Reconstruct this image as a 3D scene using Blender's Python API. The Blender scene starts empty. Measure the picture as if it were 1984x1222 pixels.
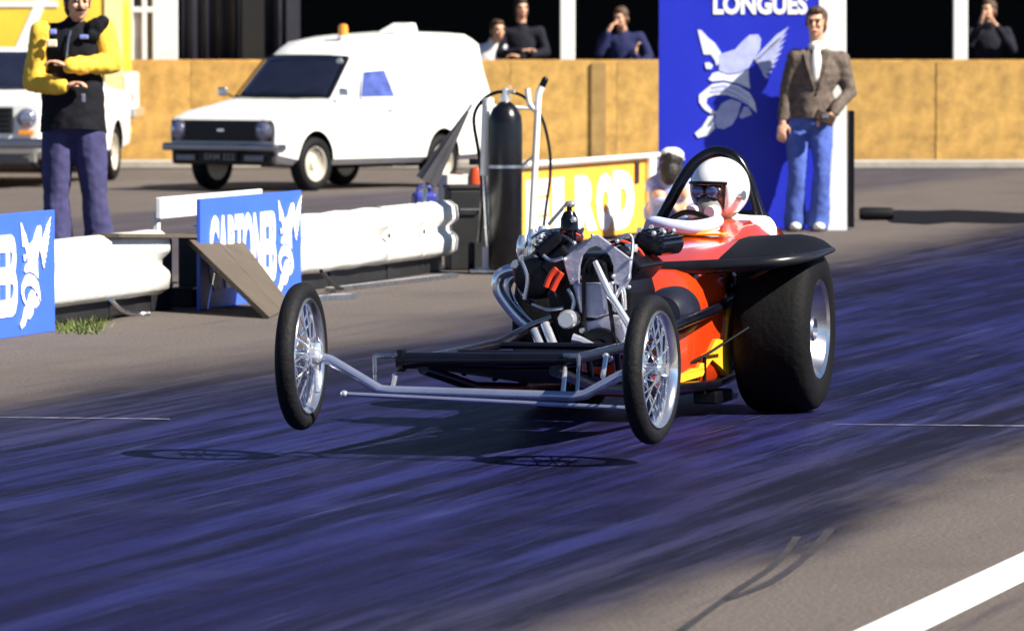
import bpy, bmesh, math, random
from mathutils import Vector, Matrix, noise, Quaternion
random.seed(7)
R = math.radians
SC = bpy.context.scene
COL = SC.collection
# ------------------------------------------------------------------ camera, sky, sun, exposure
F, CX, CY, HOR, CH = 12000.0, 992.0, 611.0, 60.0, 1.57
PITCH = math.atan((CY - HOR) / F)
cam = bpy.data.cameras.new('camera'); cam_o = bpy.data.objects.new('camera', cam); COL.objects.link(cam_o)
cam.sensor_width = 36.0; cam.lens = 36.0 * F / 1984.0
cam.clip_start = 0.5; cam.clip_end = 3000
cam_o.location = (0, 0, CH); cam_o.rotation_euler = (math.pi / 2 - PITCH, 0, 0)
cam.dof.use_dof = True; cam.dof.focus_distance = 24.5; cam.dof.aperture_fstop = 9
SC.camera = cam_o
SUN_AZ = (0.89, -0.46); SUN_EL = R(41)
S = Vector((SUN_AZ[0] * math.cos(SUN_EL), SUN_AZ[1] * math.cos(SUN_EL), math.sin(SUN_EL))).normalized()
w = bpy.data.worlds.new('World'); SC.world = w; w.use_nodes = True
nt = w.node_tree; bg = nt.nodes['Background']
sky = nt.nodes.new('ShaderNodeTexSky'); sky.sky_type = 'NISHITA'; sky.sun_disc = False
sky.sun_elevation = SUN_EL; sky.sun_rotation = math.atan2(S.x, S.y)
sky.air_density = 0.6; sky.dust_density = 0.0; sky.ozone_density = 4.0
nt.links.new(sky.outputs[0], bg.inputs[0]); bg.inputs[1].default_value = 0.05
sl = bpy.data.lights.new('sun', 'SUN'); sl.energy = 5.0; sl.angle = R(0.5); sl.color = (1.0, 0.93, 0.80)
so = bpy.data.objects.new('sun', sl); COL.objects.link(so); so.location = (20, -20, 30)
so.rotation_euler = S.to_track_quat('Z', 'Y').to_euler()
SC.view_settings.view_transform = 'Standard'; SC.view_settings.look = 'None'
SC.view_settings.gamma = 1.0; SC.view_settings.exposure = 1.18
SC.view_settings.use_curve_mapping = False
SC.render.engine = 'CYCLES'

# ------------------------------------------------------------------ measuring helpers (photo point -> place)
FW = Vector((0, math.cos(PITCH), -math.sin(PITCH))); UP = Vector((0, math.sin(PITCH), math.cos(PITCH)))
CAMP = Vector((0, 0, CH))
def ray(u, v): return FW + Vector(((u - CX) / F, 0, 0)) - UP * ((v - CY) / F)
def G(u, v, z=0.0):
    d = ray(u, v); t = (z - CH) / d.z; return CAMP + d * t
def P(u, v, Y):
    d = ray(u, v); return CAMP + d * (Y / d.y)
class Frame:                         # origin on ground, heading: local +y = (s,c), local +x = (c,-s)
    def __init__(self, ox, oy, deg): self.o = Vector((ox, oy, 0)); self.a = R(deg); self.s = math.sin(self.a); self.c = math.cos(self.a)
    def T(self, u, v, yl):
        d = ray(u, v); n = Vector((self.s, self.c, 0))
        t = (yl - n.dot(CAMP - self.o)) / n.dot(d); p = CAMP + d * t - self.o
        return Vector((self.c * p.x - self.s * p.y, yl, p.z))
    def w(self, p): return self.o + Vector((self.c * p[0] + self.s * p[1], -self.s * p[0] + self.c * p[1], p[2]))
TRK = 14.7
TS, TC = math.sin(R(TRK)), math.cos(R(TRK))

# ------------------------------------------------------------------ materials
MATS = {}
def M(name, col, rough=0.6, metal=0.0, var=0.12, scale=6.0, bump=0.0, coat=0.0, bscale=None, spec=0.5, rnd=0.0, det=6.0, stretch=(1, 1, 1)):
    if name in MATS: return MATS[name]
    m = bpy.data.materials.new(name); m.use_nodes = True; t = m.node_tree; b = t.nodes['Principled BSDF']
    tc = t.nodes.new('ShaderNodeTexCoord'); mp = t.nodes.new('ShaderNodeMapping'); mp.inputs['Scale'].default_value = stretch
    t.links.new(tc.outputs['Object'], mp.inputs[0])
    nz = t.nodes.new('ShaderNodeTexNoise'); nz.inputs['Scale'].default_value = scale; nz.inputs['Detail'].default_value = det
    nz.inputs['Roughness'].default_value = 0.65
    t.links.new(mp.outputs[0], nz.inputs[0])
    cr = t.nodes.new('ShaderNodeValToRGB'); cr.color_ramp.elements[0].position = 0.3; cr.color_ramp.elements[1].position = 0.7
    cr.color_ramp.elements[0].color = (*[c * (1 - var) for c in col], 1); cr.color_ramp.elements[1].color = (*[min(1, c * (1 + var)) for c in col], 1)
    t.links.new(nz.outputs[0], cr.inputs[0]); out = cr.outputs[0]
    if rnd:
        oi = t.nodes.new('ShaderNodeObjectInfo'); hs = t.nodes.new('ShaderNodeHueSaturation')
        mr = t.nodes.new('ShaderNodeMapRange'); mr.inputs[3].default_value = 1 - rnd; mr.inputs[4].default_value = 1 + rnd
        t.links.new(oi.outputs['Random'], mr.inputs[0]); t.links.new(mr.outputs[0], hs.inputs['Value']); t.links.new(out, hs.inputs['Color']); out = hs.outputs[0]
    t.links.new(out, b.inputs['Base Color'])
    rr = t.nodes.new('ShaderNodeMapRange'); rr.inputs[3].default_value = max(0.02, rough * 0.8); rr.inputs[4].default_value = min(1, rough * 1.2)
    t.links.new(nz.outputs[0], rr.inputs[0]); t.links.new(rr.outputs[0], b.inputs['Roughness'])
    b.inputs['Metallic'].default_value = metal; b.inputs['Coat Weight'].default_value = coat; b.inputs['Coat Roughness'].default_value = 0.06
    b.inputs['Specular IOR Level'].default_value = spec
    if bump:
        n2 = t.nodes.new('ShaderNodeTexNoise'); n2.inputs['Scale'].default_value = bscale or scale * 4; n2.inputs['Detail'].default_value = 4
        t.links.new(mp.outputs[0], n2.inputs[0])
        bp = t.nodes.new('ShaderNodeBump'); bp.inputs['Strength'].default_value = bump; bp.inputs['Distance'].default_value = 0.02
        t.links.new(n2.outputs[0], bp.inputs['Height']); t.links.new(bp.outputs[0], b.inputs['Normal'])
    MATS[name] = m; return m
white_paint = M('white_paint', (.82, .82, .80), .35, var=.04, coat=.3)
rail_white = M('rail_white', (.80, .79, .75), .5, var=.10, scale=9, bump=.1)
chrome = M('chrome', (.88, .89, .92), .18, .8, var=.05)
wheel_chrome = M('wheel_chrome', (.82, .83, .87), .15, .93, var=.06)
steel = M('brushed_steel', (.55, .56, .60), .28, 1.0, var=.15, scale=20)
alu = M('cast_aluminium', (.40, .40, .52), .4, .5, var=.18, scale=16, bump=.15)
black_metal = M('black_metal', (.0025, .0025, .0045), .35, .0, spec=.3, var=.4, scale=12)
black_gloss = M('black_gloss', (.004, .004, .008), .2, 0, var=.3, spec=.4)
rubber = M('tyre_rubber', (.004, .004, .006), .7, 0, var=.4, scale=15, bump=.2, bscale=60, spec=.25)
slick_rubber = M('slick_rubber', (.0025, .0025, .0035), .75, 0, var=.5, scale=5, bump=.2, bscale=40, spec=.18)
orange = M('orange_paint', (.54, .040, .006), .18, 0, var=.08, coat=1.0)
flange_glint_yellow = M('yellow_flange_and_glint', (.90, .50, .03), .18, 0, var=.08, coat=1.0)  # cowl flange paint, also colours the painted-on reflection
red_rub = M('red_rubber', (.6, .04, .01), .5)
glass = M('dark_glass', (.012, .014, .03), .04, 0, var=.2, spec=.8)
sign_blue = M('sign_blue', (.045, .13, .72), .45, var=.06, scale=3)
board_blue = M('board_blue', (.006, .018, .50), .55, var=.07, scale=2)
sign_white = M('sign_white', (.85, .85, .85), .5, var=.04)
emblem_pale = M('emblem_pale', (.76, .79, .92), .6, var=.08, scale=8)
emblem_shade = M('emblem_feather', (.46, .50, .80), .6, var=.2, scale=10)
sign_yellow = M('sign_yellow', (.86, .40, .045), .55, var=.10, scale=6)
plank_brown = M('weathered_plank', (.085, .066, .048), .8, var=.3, scale=5, bump=.2, stretch=(1, 6, 1))
skin = M('skin', (.62, .34, .22), .5, var=.10, scale=20)
hair_dark = M('hair_dark', (.012, .009, .008), .55, var=.5, scale=40, bump=.3)
hair_brown = M('hair_brown', (.05, .025, .012), .55, var=.5, scale=40, bump=.3)
eye_dark = M('eye_dark', (.02, .012, .01), .15)
lip = M('lips', (.40, .15, .12), .5)
concrete = M('concrete_kerb', (.36, .33, .29), .85, var=.2, scale=4, bump=.2)
dark_box = M('rail_shade_dark', (.010, .010, .012), .55, var=.4)

# ------------------------------------------------------------------ mesh builder
class MB:
    def __init__(s): s.v = []; s.f = []; s.m = Matrix()
    def add(s, vs, fs):
        o = len(s.v); s.v += [s.m @ Vector(p) for p in vs]; s.f += [tuple(i + o for i in f) for f in fs]; return s
    def box(s, c, size, rot=None):
        x, y, z = [k / 2 for k in size]; q = rot or Matrix.Identity(3)
        vs = [Vector(c) + q @ Vector((a * x, b * y, d * z)) for a in (-1, 1) for b in (-1, 1) for d in (-1, 1)]
        return s.add(vs, [(0, 1, 3, 2), (4, 6, 7, 5), (0, 4, 5, 1), (2, 3, 7, 6), (0, 2, 6, 4), (1, 5, 7, 3)])
    def tube(s, pts, r, n=10, closed=False):
        pts = [Vector(p) for p in pts]; k = len(pts); rs = r if isinstance(r, (list, tuple)) else [r] * k
        vs = []; prev = None
        for i, p in enumerate(pts):
            if closed: d = pts[(i + 1) % k] - pts[i - 1]
            else: d = pts[min(i + 1, k - 1)] - pts[max(i - 1, 0)]
            d.normalize()
            if prev is None: a = d.orthogonal().normalized()
            else: a = (prev - d * prev.dot(d)).normalized()
            prev = a; b = d.cross(a)
            vs += [p + (a * math.cos(2 * math.pi * j / n) + b * math.sin(2 * math.pi * j / n)) * rs[i] for j in range(n)]
        fs = []
        for i in range(k if closed else k - 1):
            i2 = (i + 1) % k
            fs += [(i * n + j, i * n + (j + 1) % n, i2 * n + (j + 1) % n, i2 * n + j) for j in range(n)]
        if not closed: fs += [tuple(reversed(range(n))), tuple((k - 1) * n + j for j in range(n))]
        return s.add(vs, fs)
    def curve(s, pts, r, n=10, sub=5):            # smooth tube through points
        return s.tube(spline(pts, sub), r if not isinstance(r, (list, tuple)) else [r[0] + (r[1] - r[0]) * i / (len(spline(pts, sub)) - 1) for i in range(len(spline(pts, sub)))], n)
    def lathe(s, prof, axis='x', c=(0, 0, 0), n=32, closed=True):
        vs = []; c = Vector(c)
        for r, h in prof:
            for j in range(n):
                a = 2 * math.pi * j / n; p, q = r * math.cos(a), r * math.sin(a)
                vs.append(c + Vector({'x': (h, p, q), 'y': (p, h, q), 'z': (p, q, h)}[axis]))
        k = len(prof); fs = []
        for i in range(k if closed else k - 1):
            i2 = (i + 1) % k
            fs += [(i * n + j, i * n + (j + 1) % n, i2 * n + (j + 1) % n, i2 * n + j) for j in range(n)]
        if not closed: fs += [tuple(reversed(range(n))), tuple((k - 1) * n + j for j in range(n))]
        return s.add(vs, fs)
    def prism(s, poly, y0, y1):                    # polygon in xz, extruded along y
        k = len(poly)
        vs = [(x, y0, z) for x, z in poly] + [(x, y1, z) for x, z in poly]
        return s.add(vs, [tuple(range(k)), tuple(reversed(range(k, 2 * k)))] + [(i, i + k, (i + 1) % k + k, (i + 1) % k) for i in range(k)])
    def loft(s, secs, cap=True):
        n = len(secs[0]); vs = [p for q in secs for p in q]; fs = []
        for i in range(len(secs) - 1):
            fs += [(i * n + j, i * n + (j + 1) % n, (i + 1) * n + (j + 1) % n, (i + 1) * n + j) for j in range(n)]
        if cap: fs += [tuple(reversed(range(n))), tuple((len(secs) - 1) * n + j for j in range(n))]
        return s.add(vs, fs)
    def ell(s, c, rad, n=16, k=10, rot=None):
        c = Vector(c); rad = (rad,) * 3 if not isinstance(rad, (tuple, list)) else rad; q = rot or Matrix.Identity(3); vs = []
        for i in range(1, k):
            t = math.pi * i / k
            for j in range(n):
                a = 2 * math.pi * j / n
                vs.append(c + q @ Vector((rad[0] * math.sin(t) * math.cos(a), rad[1] * math.sin(t) * math.sin(a), rad[2] * math.cos(t))))
        vs += [c + q @ Vector((0, 0, rad[2])), c - q @ Vector((0, 0, rad[2]))]; t0 = (k - 1) * n; fs = []
        for i in range(k - 2): fs += [(i * n + j, (i + 1) * n + j, (i + 1) * n + (j + 1) % n, i * n + (j + 1) % n) for j in range(n)]
        fs += [(t0, j, (j + 1) % n) for j in range(n)] + [(t0 + 1, (k - 2) * n + (j + 1) % n, (k - 2) * n + j) for j in range(n)]
        return s.add(vs, fs)
    def cap(s, a, b, ra, rb=None, n=14):
        a, b = Vector(a), Vector(b); rb = ra if rb is None else rb; d = b - a; L = d.length
        if L < 1e-5: return s.ell(a, ra)
        d /= L; pts = []; rs = []
        for t in (80, 55, 28): pts.append(a - d * ra * math.sin(R(t))); rs.append(ra * math.cos(R(t)))
        for t in (0, .33, .67, 1): pts.append(a + d * L * t); rs.append(ra + (rb - ra) * t)
        for t in (28, 55, 80): pts.append(b + d * rb * math.sin(R(t))); rs.append(rb * math.cos(R(t)))
        return s.tube(pts, rs, n)
    def mesh(s, name):
        me = bpy.data.meshes.new(name); me.from_pydata([tuple(p) for p in s.v], [], s.f)
        bm = bmesh.new(); bm.from_mesh(me); bmesh.ops.recalc_face_normals(bm, faces=bm.faces); bm.to_mesh(me); bm.free(); return me
    def build(s, name, mat, parent=None, smooth=40, bevel=0, seg=2):
        return put(name, s.mesh(name), mat, parent, smooth, bevel, seg)
def put(name, me, mat, parent=None, smooth=40, bevel=0, seg=2):
    o = bpy.data.objects.new(name, me); COL.objects.link(o)
    if mat and not me.materials: me.materials.append(mat)
    if smooth:
        me.shade_smooth(); me.set_sharp_from_angle(angle=R(smooth))
    if bevel:
        b = o.modifiers.new('bevel', 'BEVEL'); b.width = bevel; b.segments = seg; b.limit_method = 'ANGLE'
    if parent: o.parent = parent
    return o
def spline(pts, sub=5):
    pts = [Vector(p) for p in pts]; out = []
    for i in range(len(pts) - 1):
        p0, p1, p2, p3 = pts[max(i - 1, 0)], pts[i], pts[i + 1], pts[min(i + 2, len(pts) - 1)]
        for k in range(sub):
            t = k / sub
            out.append(.5 * ((2 * p1) + (p2 - p0) * t + (2 * p0 - 5 * p1 + 4 * p2 - p3) * t * t + (3 * p1 - p0 - 3 * p2 + p3) * t ** 3))
    out.append(pts[-1]); return out
def tag(o, label=None, cat=None, group=None, kind=None):
    if label: o['label'] = label
    if cat: o['category'] = cat
    if group: o['group'] = group
    if kind: o['kind'] = kind
    return o
def empty(name, loc, rz, label, cat, group=None):
    o = bpy.data.objects.new(name, None); COL.objects.link(o); o.location = loc; o.rotation_euler = (0, 0, rz); o.empty_display_size = .2
    return tag(o, label, cat, group)
def evaluated(o, name):
    dg = bpy.context.evaluated_depsgraph_get(); me = bpy.data.meshes.new_from_object(o.evaluated_get(dg)); me.name = name
    old = o.data; bpy.data.objects.remove(o); bpy.data.meshes.remove(old); return me
def remeshed(mb, name, voxel=.012, it=3, amp=0, freq=9):
    me = mb.mesh('tmp'); o = bpy.data.objects.new('tmp', me); COL.objects.link(o)
    r = o.modifiers.new('r', 'REMESH'); r.mode = 'VOXEL'; r.voxel_size = voxel
    if it: q = o.modifiers.new('s', 'SMOOTH'); q.factor = .5; q.iterations = it
    me = evaluated(o, name)
    if amp:
        nr = [v.normal.copy() for v in me.vertices]
        for v, nv in zip(me.vertices, nr):
            p = v.co; k = noise.noise(Vector((p.x * freq, p.y * freq, p.z * freq * .38))) + .5 * noise.noise(p * freq * 2.3)
            v.co = p + nv * amp * k
    return me
def cut(o_mesh, cutter_mb, name, dark):
    o = bpy.data.objects.new('tmp', o_mesh); COL.objects.link(o); cm = cutter_mb.mesh('cut'); c = bpy.data.objects.new('cut', cm); COL.objects.link(c)
    cm.materials.append(dark)
    b = o.modifiers.new('b', 'BOOLEAN'); b.object = c; b.operation = 'DIFFERENCE'; b.solver = 'EXACT'; b.material_mode = 'TRANSFER'
    me = evaluated(o, name); bpy.data.objects.remove(c); bpy.data.meshes.remove(cm); return me
def text_mb(body, w, h, thick=.006, bold=.03):
    cu = bpy.data.curves.new('t', 'FONT'); cu.body = body; cu.size = 1; cu.offset = bold; cu.extrude = .02; cu.resolution_u = 3
    o = bpy.data.objects.new('t', cu); COL.objects.link(o)
    dg = bpy.context.evaluated_depsgraph_get(); me = bpy.data.meshes.new_from_object(o.evaluated_get(dg)); bpy.data.objects.remove(o)
    xs = [v.co.x for v in me.vertices]; ys = [v.co.y for v in me.vertices]; x0, x1, y0, y1 = min(xs), max(xs), min(ys), max(ys)
    mb = MB(); mb.add([((v.co.x - x0) / (x1 - x0) * w, -v.co.z / .02 * thick / 2, (v.co.y - y0) / (y1 - y0) * h) for v in me.vertices], [tuple(p.vertices) for p in me.polygons])
    bpy.data.meshes.remove(me); return mb

# ------------------------------------------------------------------ ground
def ground_material():
    m = bpy.data.materials.new('asphalt_track'); m.use_nodes = True; t = m.node_tree; N = t.nodes.new; L = t.links.new; b = t.nodes['Principled BSDF']
    def math_(op, a, c=None, d=None):
        n = N('ShaderNodeMath'); n.operation = op
        for i, k in enumerate((a, c, d)):
            if k is None: continue
            if isinstance(k, (int, float)): n.inputs[i].default_value = k
            else: L(k, n.inputs[i])
        return n.outputs[0]
    def sm(x, e0, e1):
        n = N('ShaderNodeMapRange'); n.interpolation_type = 'SMOOTHSTEP'; n.inputs[1].default_value = e0; n.inputs[2].default_value = e1; L(x, n.inputs[0]); return n.outputs[0]
    geo = N('ShaderNodeNewGeometry'); sx = N('ShaderNodeSeparateXYZ'); L(geo.outputs['Position'], sx.inputs[0])
    a = math_('SUBTRACT', math_('MULTIPLY', sx.outputs[0], TC), math_('MULTIPLY', sx.outputs[1], TS))      # across the track
    q = math_('ADD', math_('MULTIPLY', sx.outputs[0], TS), math_('MULTIPLY', sx.outputs[1], TC))           # along it
    def nz(sa, sq, det=5, off=0.0, ro=.6):
        cv = N('ShaderNodeCombineXYZ'); L(math_('MULTIPLY', a, sa), cv.inputs[0]); L(math_('MULTIPLY', q, sq), cv.inputs[1]); cv.inputs[2].default_value = off
        n = N('ShaderNodeTexNoise'); n.inputs['Scale'].default_value = 1; n.inputs['Detail'].default_value = det; n.inputs['Roughness'].default_value = ro; L(cv.outputs[0], n.inputs[0]); return n.outputs[0]
    def mix(f, c1, c2):
        n = N('ShaderNodeMix'); n.data_type = 'RGBA'
        if isinstance(f, float): n.inputs[0].default_value = f
        else: L(f, n.inputs[0])
        for i, c in ((6, c1), (7, c2)):
            if isinstance(c, tuple): n.inputs[i].default_value = (*c, 1)
            else: L(c, n.inputs[i])
        return n.outputs[2]
    warp = math_('MULTIPLY', math_('SUBTRACT', nz(.9, .25, 4, 3.0), .5), 1.1)
    a2 = math_('ADD', a, warp)
    groove = math_('MULTIPLY', sm(a2, -9.35, -8.2), math_('SUBTRACT', 1.0, sm(a2, -4.25, -3.75)))
    streak = nz(5.5, .20, 8, 0.0, .74); fine = nz(16, .42, 6, 9.0, .75); patch = nz(.7, .16, 4, 5.0)
    sp = nz(60, 60, 3, 2.0, .8); blot = nz(1.3, .8, 5, 7.0)
    asph = mix(sm(sp, .3, .7), (.072, .062, .060), (.165, .142, .132))
    asph = mix(math_('MULTIPLY', sm(blot, .45, .75), .5), asph, (.085, .072, .070))
    light_streak = math_('MULTIPLY', sm(streak, .54, .72), .55)
    asph = mix(light_streak, asph, (.035, .030, .042))
    rub_sheen = mix(sm(streak, .42, .64), (.002, .0018, .013), (.017, .019, .100))  # rubber colour with the blue sky sheen painted into it
    rub_sheen = mix(math_('MULTIPLY', sm(fine, .52, .75), .60), rub_sheen, (.065, .072, .20))
    rub_sheen = mix(math_('MULTIPLY', sm(patch, .44, .64), .70), rub_sheen, (.006, .004, .030))
    rub_sheen = mix(math_('MULTIPLY', sm(sp, .5, .75), .45), rub_sheen, mix(.5, rub_sheen, (.07, .07, .16)))
    rub_sheen = mix(math_('MULTIPLY', sm(blot, .5, .72), .35), rub_sheen, (.028, .029, .095))
    gm = math_('MULTIPLY', groove, math_('ADD', .97, math_('MULTIPLY', sm(streak, .3, .6), .03)))
    core = math_('MULTIPLY', sm(a2, -8.6, -7.2), math_('SUBTRACT', 1.0, sm(a2, -5.0, -4.0)))
    rub_sheen = mix(core, mix(sm(streak, .42, .66), (.008, .007, .014), (.040, .036, .060)), rub_sheen)
    col = mix(gm, asph, rub_sheen)
    # opposite lane: older, worn rubber band
    far = math_('MULTIPLY', sm(a2, -17.2, -16.2), math_('SUBTRACT', 1.0, sm(a2, -12.6, -11.6)))
    col = mix(math_('MULTIPLY', far, .62), col, mix(sm(streak, .4, .7), (.030, .027, .050), (.085, .076, .10)))
    L(col, b.inputs['Base Color'])
    ro = N('ShaderNodeMapRange'); L(math_('MULTIPLY', groove, math_('ADD', .5, math_('MULTIPLY', streak, .9))), ro.inputs[0]); ro.inputs[3].default_value = .9; ro.inputs[4].default_value = .5
    L(ro.outputs[0], b.inputs['Roughness'])
    sr = N('ShaderNodeMapRange'); L(groove, sr.inputs[0]); sr.inputs[3].default_value = .06; sr.inputs[4].default_value = .05; L(sr.outputs[0], b.inputs['Specular IOR Level'])
    bp = N('ShaderNodeBump'); bp.inputs['Strength'].default_value = .35; bp.inputs['Distance'].default_value = .01; L(sp, bp.inputs['Height']); L(bp.outputs[0], b.inputs['Normal'])
    return m
g = MB(); g.add([(-900, -60, 0), (900, -60, 0), (900, 1500, 0), (-900, 1500, 0)], [(0, 1, 2, 3)])
tag(g.build('ground', ground_material(), smooth=0), kind='structure')
def strip(name, a, bpt, wid, z, mat, jag=0):
    a, bpt = Vector(a), Vector(bpt); d = (bpt - a).normalized(); n = Vector((-d.y, d.x, 0)) * wid / 2; mb = MB()
    for p in (a, bpt): p.z = z
    k = 30; vs = []
    for i in range(k + 1):
        p = a.lerp(bpt, i / k); j = random.uniform(-jag, jag); vs += [p + n * (1 + j), p - n * (1 + random.uniform(-jag, jag))]
    mb.add(vs, [(2 * i, 2 * i + 1, 2 * i + 3, 2 * i + 2) for i in range(k)])
    return tag(mb.build(name, mat, smooth=0), kind='structure')
line_white = M('line_white', (.80, .80, .80), .7, var=.10, scale=3)
chalk = M('chalk_line', (.20, .20, .27), .9, var=.5, scale=14)
tdir = Vector((TS, TC, 0)); tperp = Vector((TC, -TS, 0))
p0 = G(1727, 1222)
strip('lane_line', p0 - tdir * 6, p0 + tdir * 90, .175, .004, line_white, .02)
strip('start_line', G(-120, 808), G(330, 813), .03, .004, chalk, .8)
strip('start_line', G(1610, 823), G(2080, 827), .03, .004, chalk, .8)
skid = M('skid_rubber', (.022, .019, .024), .8, var=.4, scale=10)
def skidmark(pts, wid):
    ps = spline([G(*p) for p in pts], 8); mb = MB(); vs = []
    for i, p in enumerate(ps):
        d = (ps[min(i + 1, len(ps) - 1)] - ps[max(i - 1, 0)]).normalized(); n = Vector((-d.y, d.x, 0)) * wid / 2 * random.uniform(.9, 1.1)
        vs += [p + n + Vector((0, 0, .003)), p - n + Vector((0, 0, .003))]
    mb.add(vs, [(2 * i, 2 * i + 1, 2 * i + 3, 2 * i + 2) for i in range(len(ps) - 1)])
    tag(mb.build('skid_mark', skid, smooth=0), kind='structure')
skidmark([(1320, 1222), (1420, 1150), (1500, 1095), (1545, 1040)], .025)
skidmark([(1400, 1165), (1490, 1130), (1560, 1080), (1610, 1025)], .03)

# ------------------------------------------------------------------ plywood wall, kerb, grandstand behind
YW = 71.0
wall = empty('plywood_wall', (0, YW, 0), 0, 'long low ochre plywood wall running across behind the far lane', 'wall')
ply = M('plywood_ochre', (.50, .295, .080), .8, var=.38, scale=4.5, bump=.15, bscale=14, rnd=.10, det=8)
ply_grey = M('plywood_grey', (.36, .225, .08), .85, var=.25, scale=5, bump=.15, rnd=.05)
pm = None; x = -29.3; k = 0
panel_meshes = {}
WTOP = P(992, 121, YW).z
while x < 22:
    wd = 1.22
    near = lambda a, b: x <= a < x + b
    kind = ply
    mbp = MB().box((0, 0, WTOP / 2 + .02), (wd - .005, .035, WTOP - .04))
    if 'p' not in panel_meshes: panel_meshes['p'] = mbp.mesh('panel')
    o = put('panel', panel_meshes['p'], kind, wall, 0); o.location = (x + wd / 2, random.uniform(-.006, .006), random.uniform(-.006, .006))
    x += wd
for ux in (1160,):      # battens covering joints
    c = P(ux, 200, YW - .03); o = MB().box((0, 0, 0), (.17 if ux == 1160 else .09, .02, WTOP - .03)).build('batten', ply_grey if ux == 1160 else ply, wall, 0, .003); o.location = (c.x, -.031, WTOP / 2 + .012)
MB().box((0, 0, 0), (52, .06, .035)).build('cap_rail', ply, wall, 0, .004).location = (-3.3, .03, WTOP + .012)
mb = MB()
for i in range(21): mb.box((-28.6 + i * 2.44, .08, WTOP / 2), (.09, .09, WTOP - .06))
mb.build('stud_posts', ply_grey, wall, 0)
kerb = MB().box((0, YW - .45, .05), (60, .5, .10)).build('kerb', concrete, None, 0, .02); tag(kerb, kind='structure')
# stand behind the wall
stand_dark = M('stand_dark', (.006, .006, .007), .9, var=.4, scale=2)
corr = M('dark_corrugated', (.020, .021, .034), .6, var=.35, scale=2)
stand = empty('grandstand', (0, 78, 0), 0, 'dark open-fronted grandstand with white posts behind the plywood wall', 'grandstand')
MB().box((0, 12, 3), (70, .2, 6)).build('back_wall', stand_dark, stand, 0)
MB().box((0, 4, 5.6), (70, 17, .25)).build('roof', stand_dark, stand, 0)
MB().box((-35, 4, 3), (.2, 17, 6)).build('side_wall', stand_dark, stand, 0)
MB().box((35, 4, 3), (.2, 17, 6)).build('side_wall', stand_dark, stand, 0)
for u0, u1 in ((1085, 1114), (1846, 1874)):
    a, b = P(u0, 60, 71.6), P(u1, 60, 71.6); cxm = (a.x + b.x) / 2; wd = b.x - a.x
    o = MB().box((0, 0, 2.75), (wd, wd, 5.5)).build('post', white_paint, stand, 0, .01); o.location = (cxm, 71.6 - 78, 0)
# dark corrugated bay
a, b = P(352, 60, 71.5), P(578, 60, 71.5); mb = MB(); nx = 40; poly = []
for i in range(nx + 1):
    xx = a.x + (b.x - a.x) * i / nx; poly.append((xx, .035 * math.sin(i * 1.3)))
mb.add([(x_, y_, 0) for x_, y_ in poly] + [(x_, y_, 5.4) for x_, y_ in poly], [(i, i + 1, i + nx + 2, i + nx + 1) for i in range(nx)])
o = mb.build('corrugated_panel', corr, stand, 80); o.location = (0, 71.5 - 78, 0)
o.modifiers.new('solid', 'SOLIDIFY').thickness = .01
for u0, u1, m_ in ((470, 512, stand_dark), (556, 582, corr)):
    a, b = P(u0, 60, 71.4), P(u1, 60, 71.4)
    MB().box((0, 0, 2.7), (b.x - a.x, .08, 5.4)).build('bay_post', m_, stand, 0).location = ((a.x + b.x) / 2, 71.3 - 78, 0)
# white timber window frame left of it
fr = empty('white_window_frame', P(295, 125, 71.35), 0, 'white timber window frame above the wall left of the dark corrugated bay', 'window frame'); fr.location.z = 0
def frbox(name, u0, u1, v0, v1, mat=white_paint, d=.08, dy=0):
    a, b = P(u0, v1, 71.35), P(u1, v0, 71.35); c = (a + b) / 2 - Vector(fr.location)
    return MB().box((c.x, c.y + dy, c.z), (b.x - a.x, d, b.z - a.z)).build(name, mat, fr, 0, .006)
for u0, u1 in ((238, 258), (275, 284), (296, 344)): frbox('mullion', u0, u1, -120, 122)
frbox('transom', 238, 344, 14, 25, d=.06, dy=-.012); frbox('transom', 238, 344, -90, -80, d=.06, dy=-.012)
pane_m = M('pale_pane', (.50, .46, .40), .25, var=.2, scale=3)
frbox('pane', 258, 275, 25, 122, pane_m, .02, .02); frbox('pane', 258, 275, -80, 14, glass, .02, .02); frbox('pane', 284, 296, 25, 122, glass, .02, .02); frbox('pane', 284, 296, -80, 14, glass, .02, .02)

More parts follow.
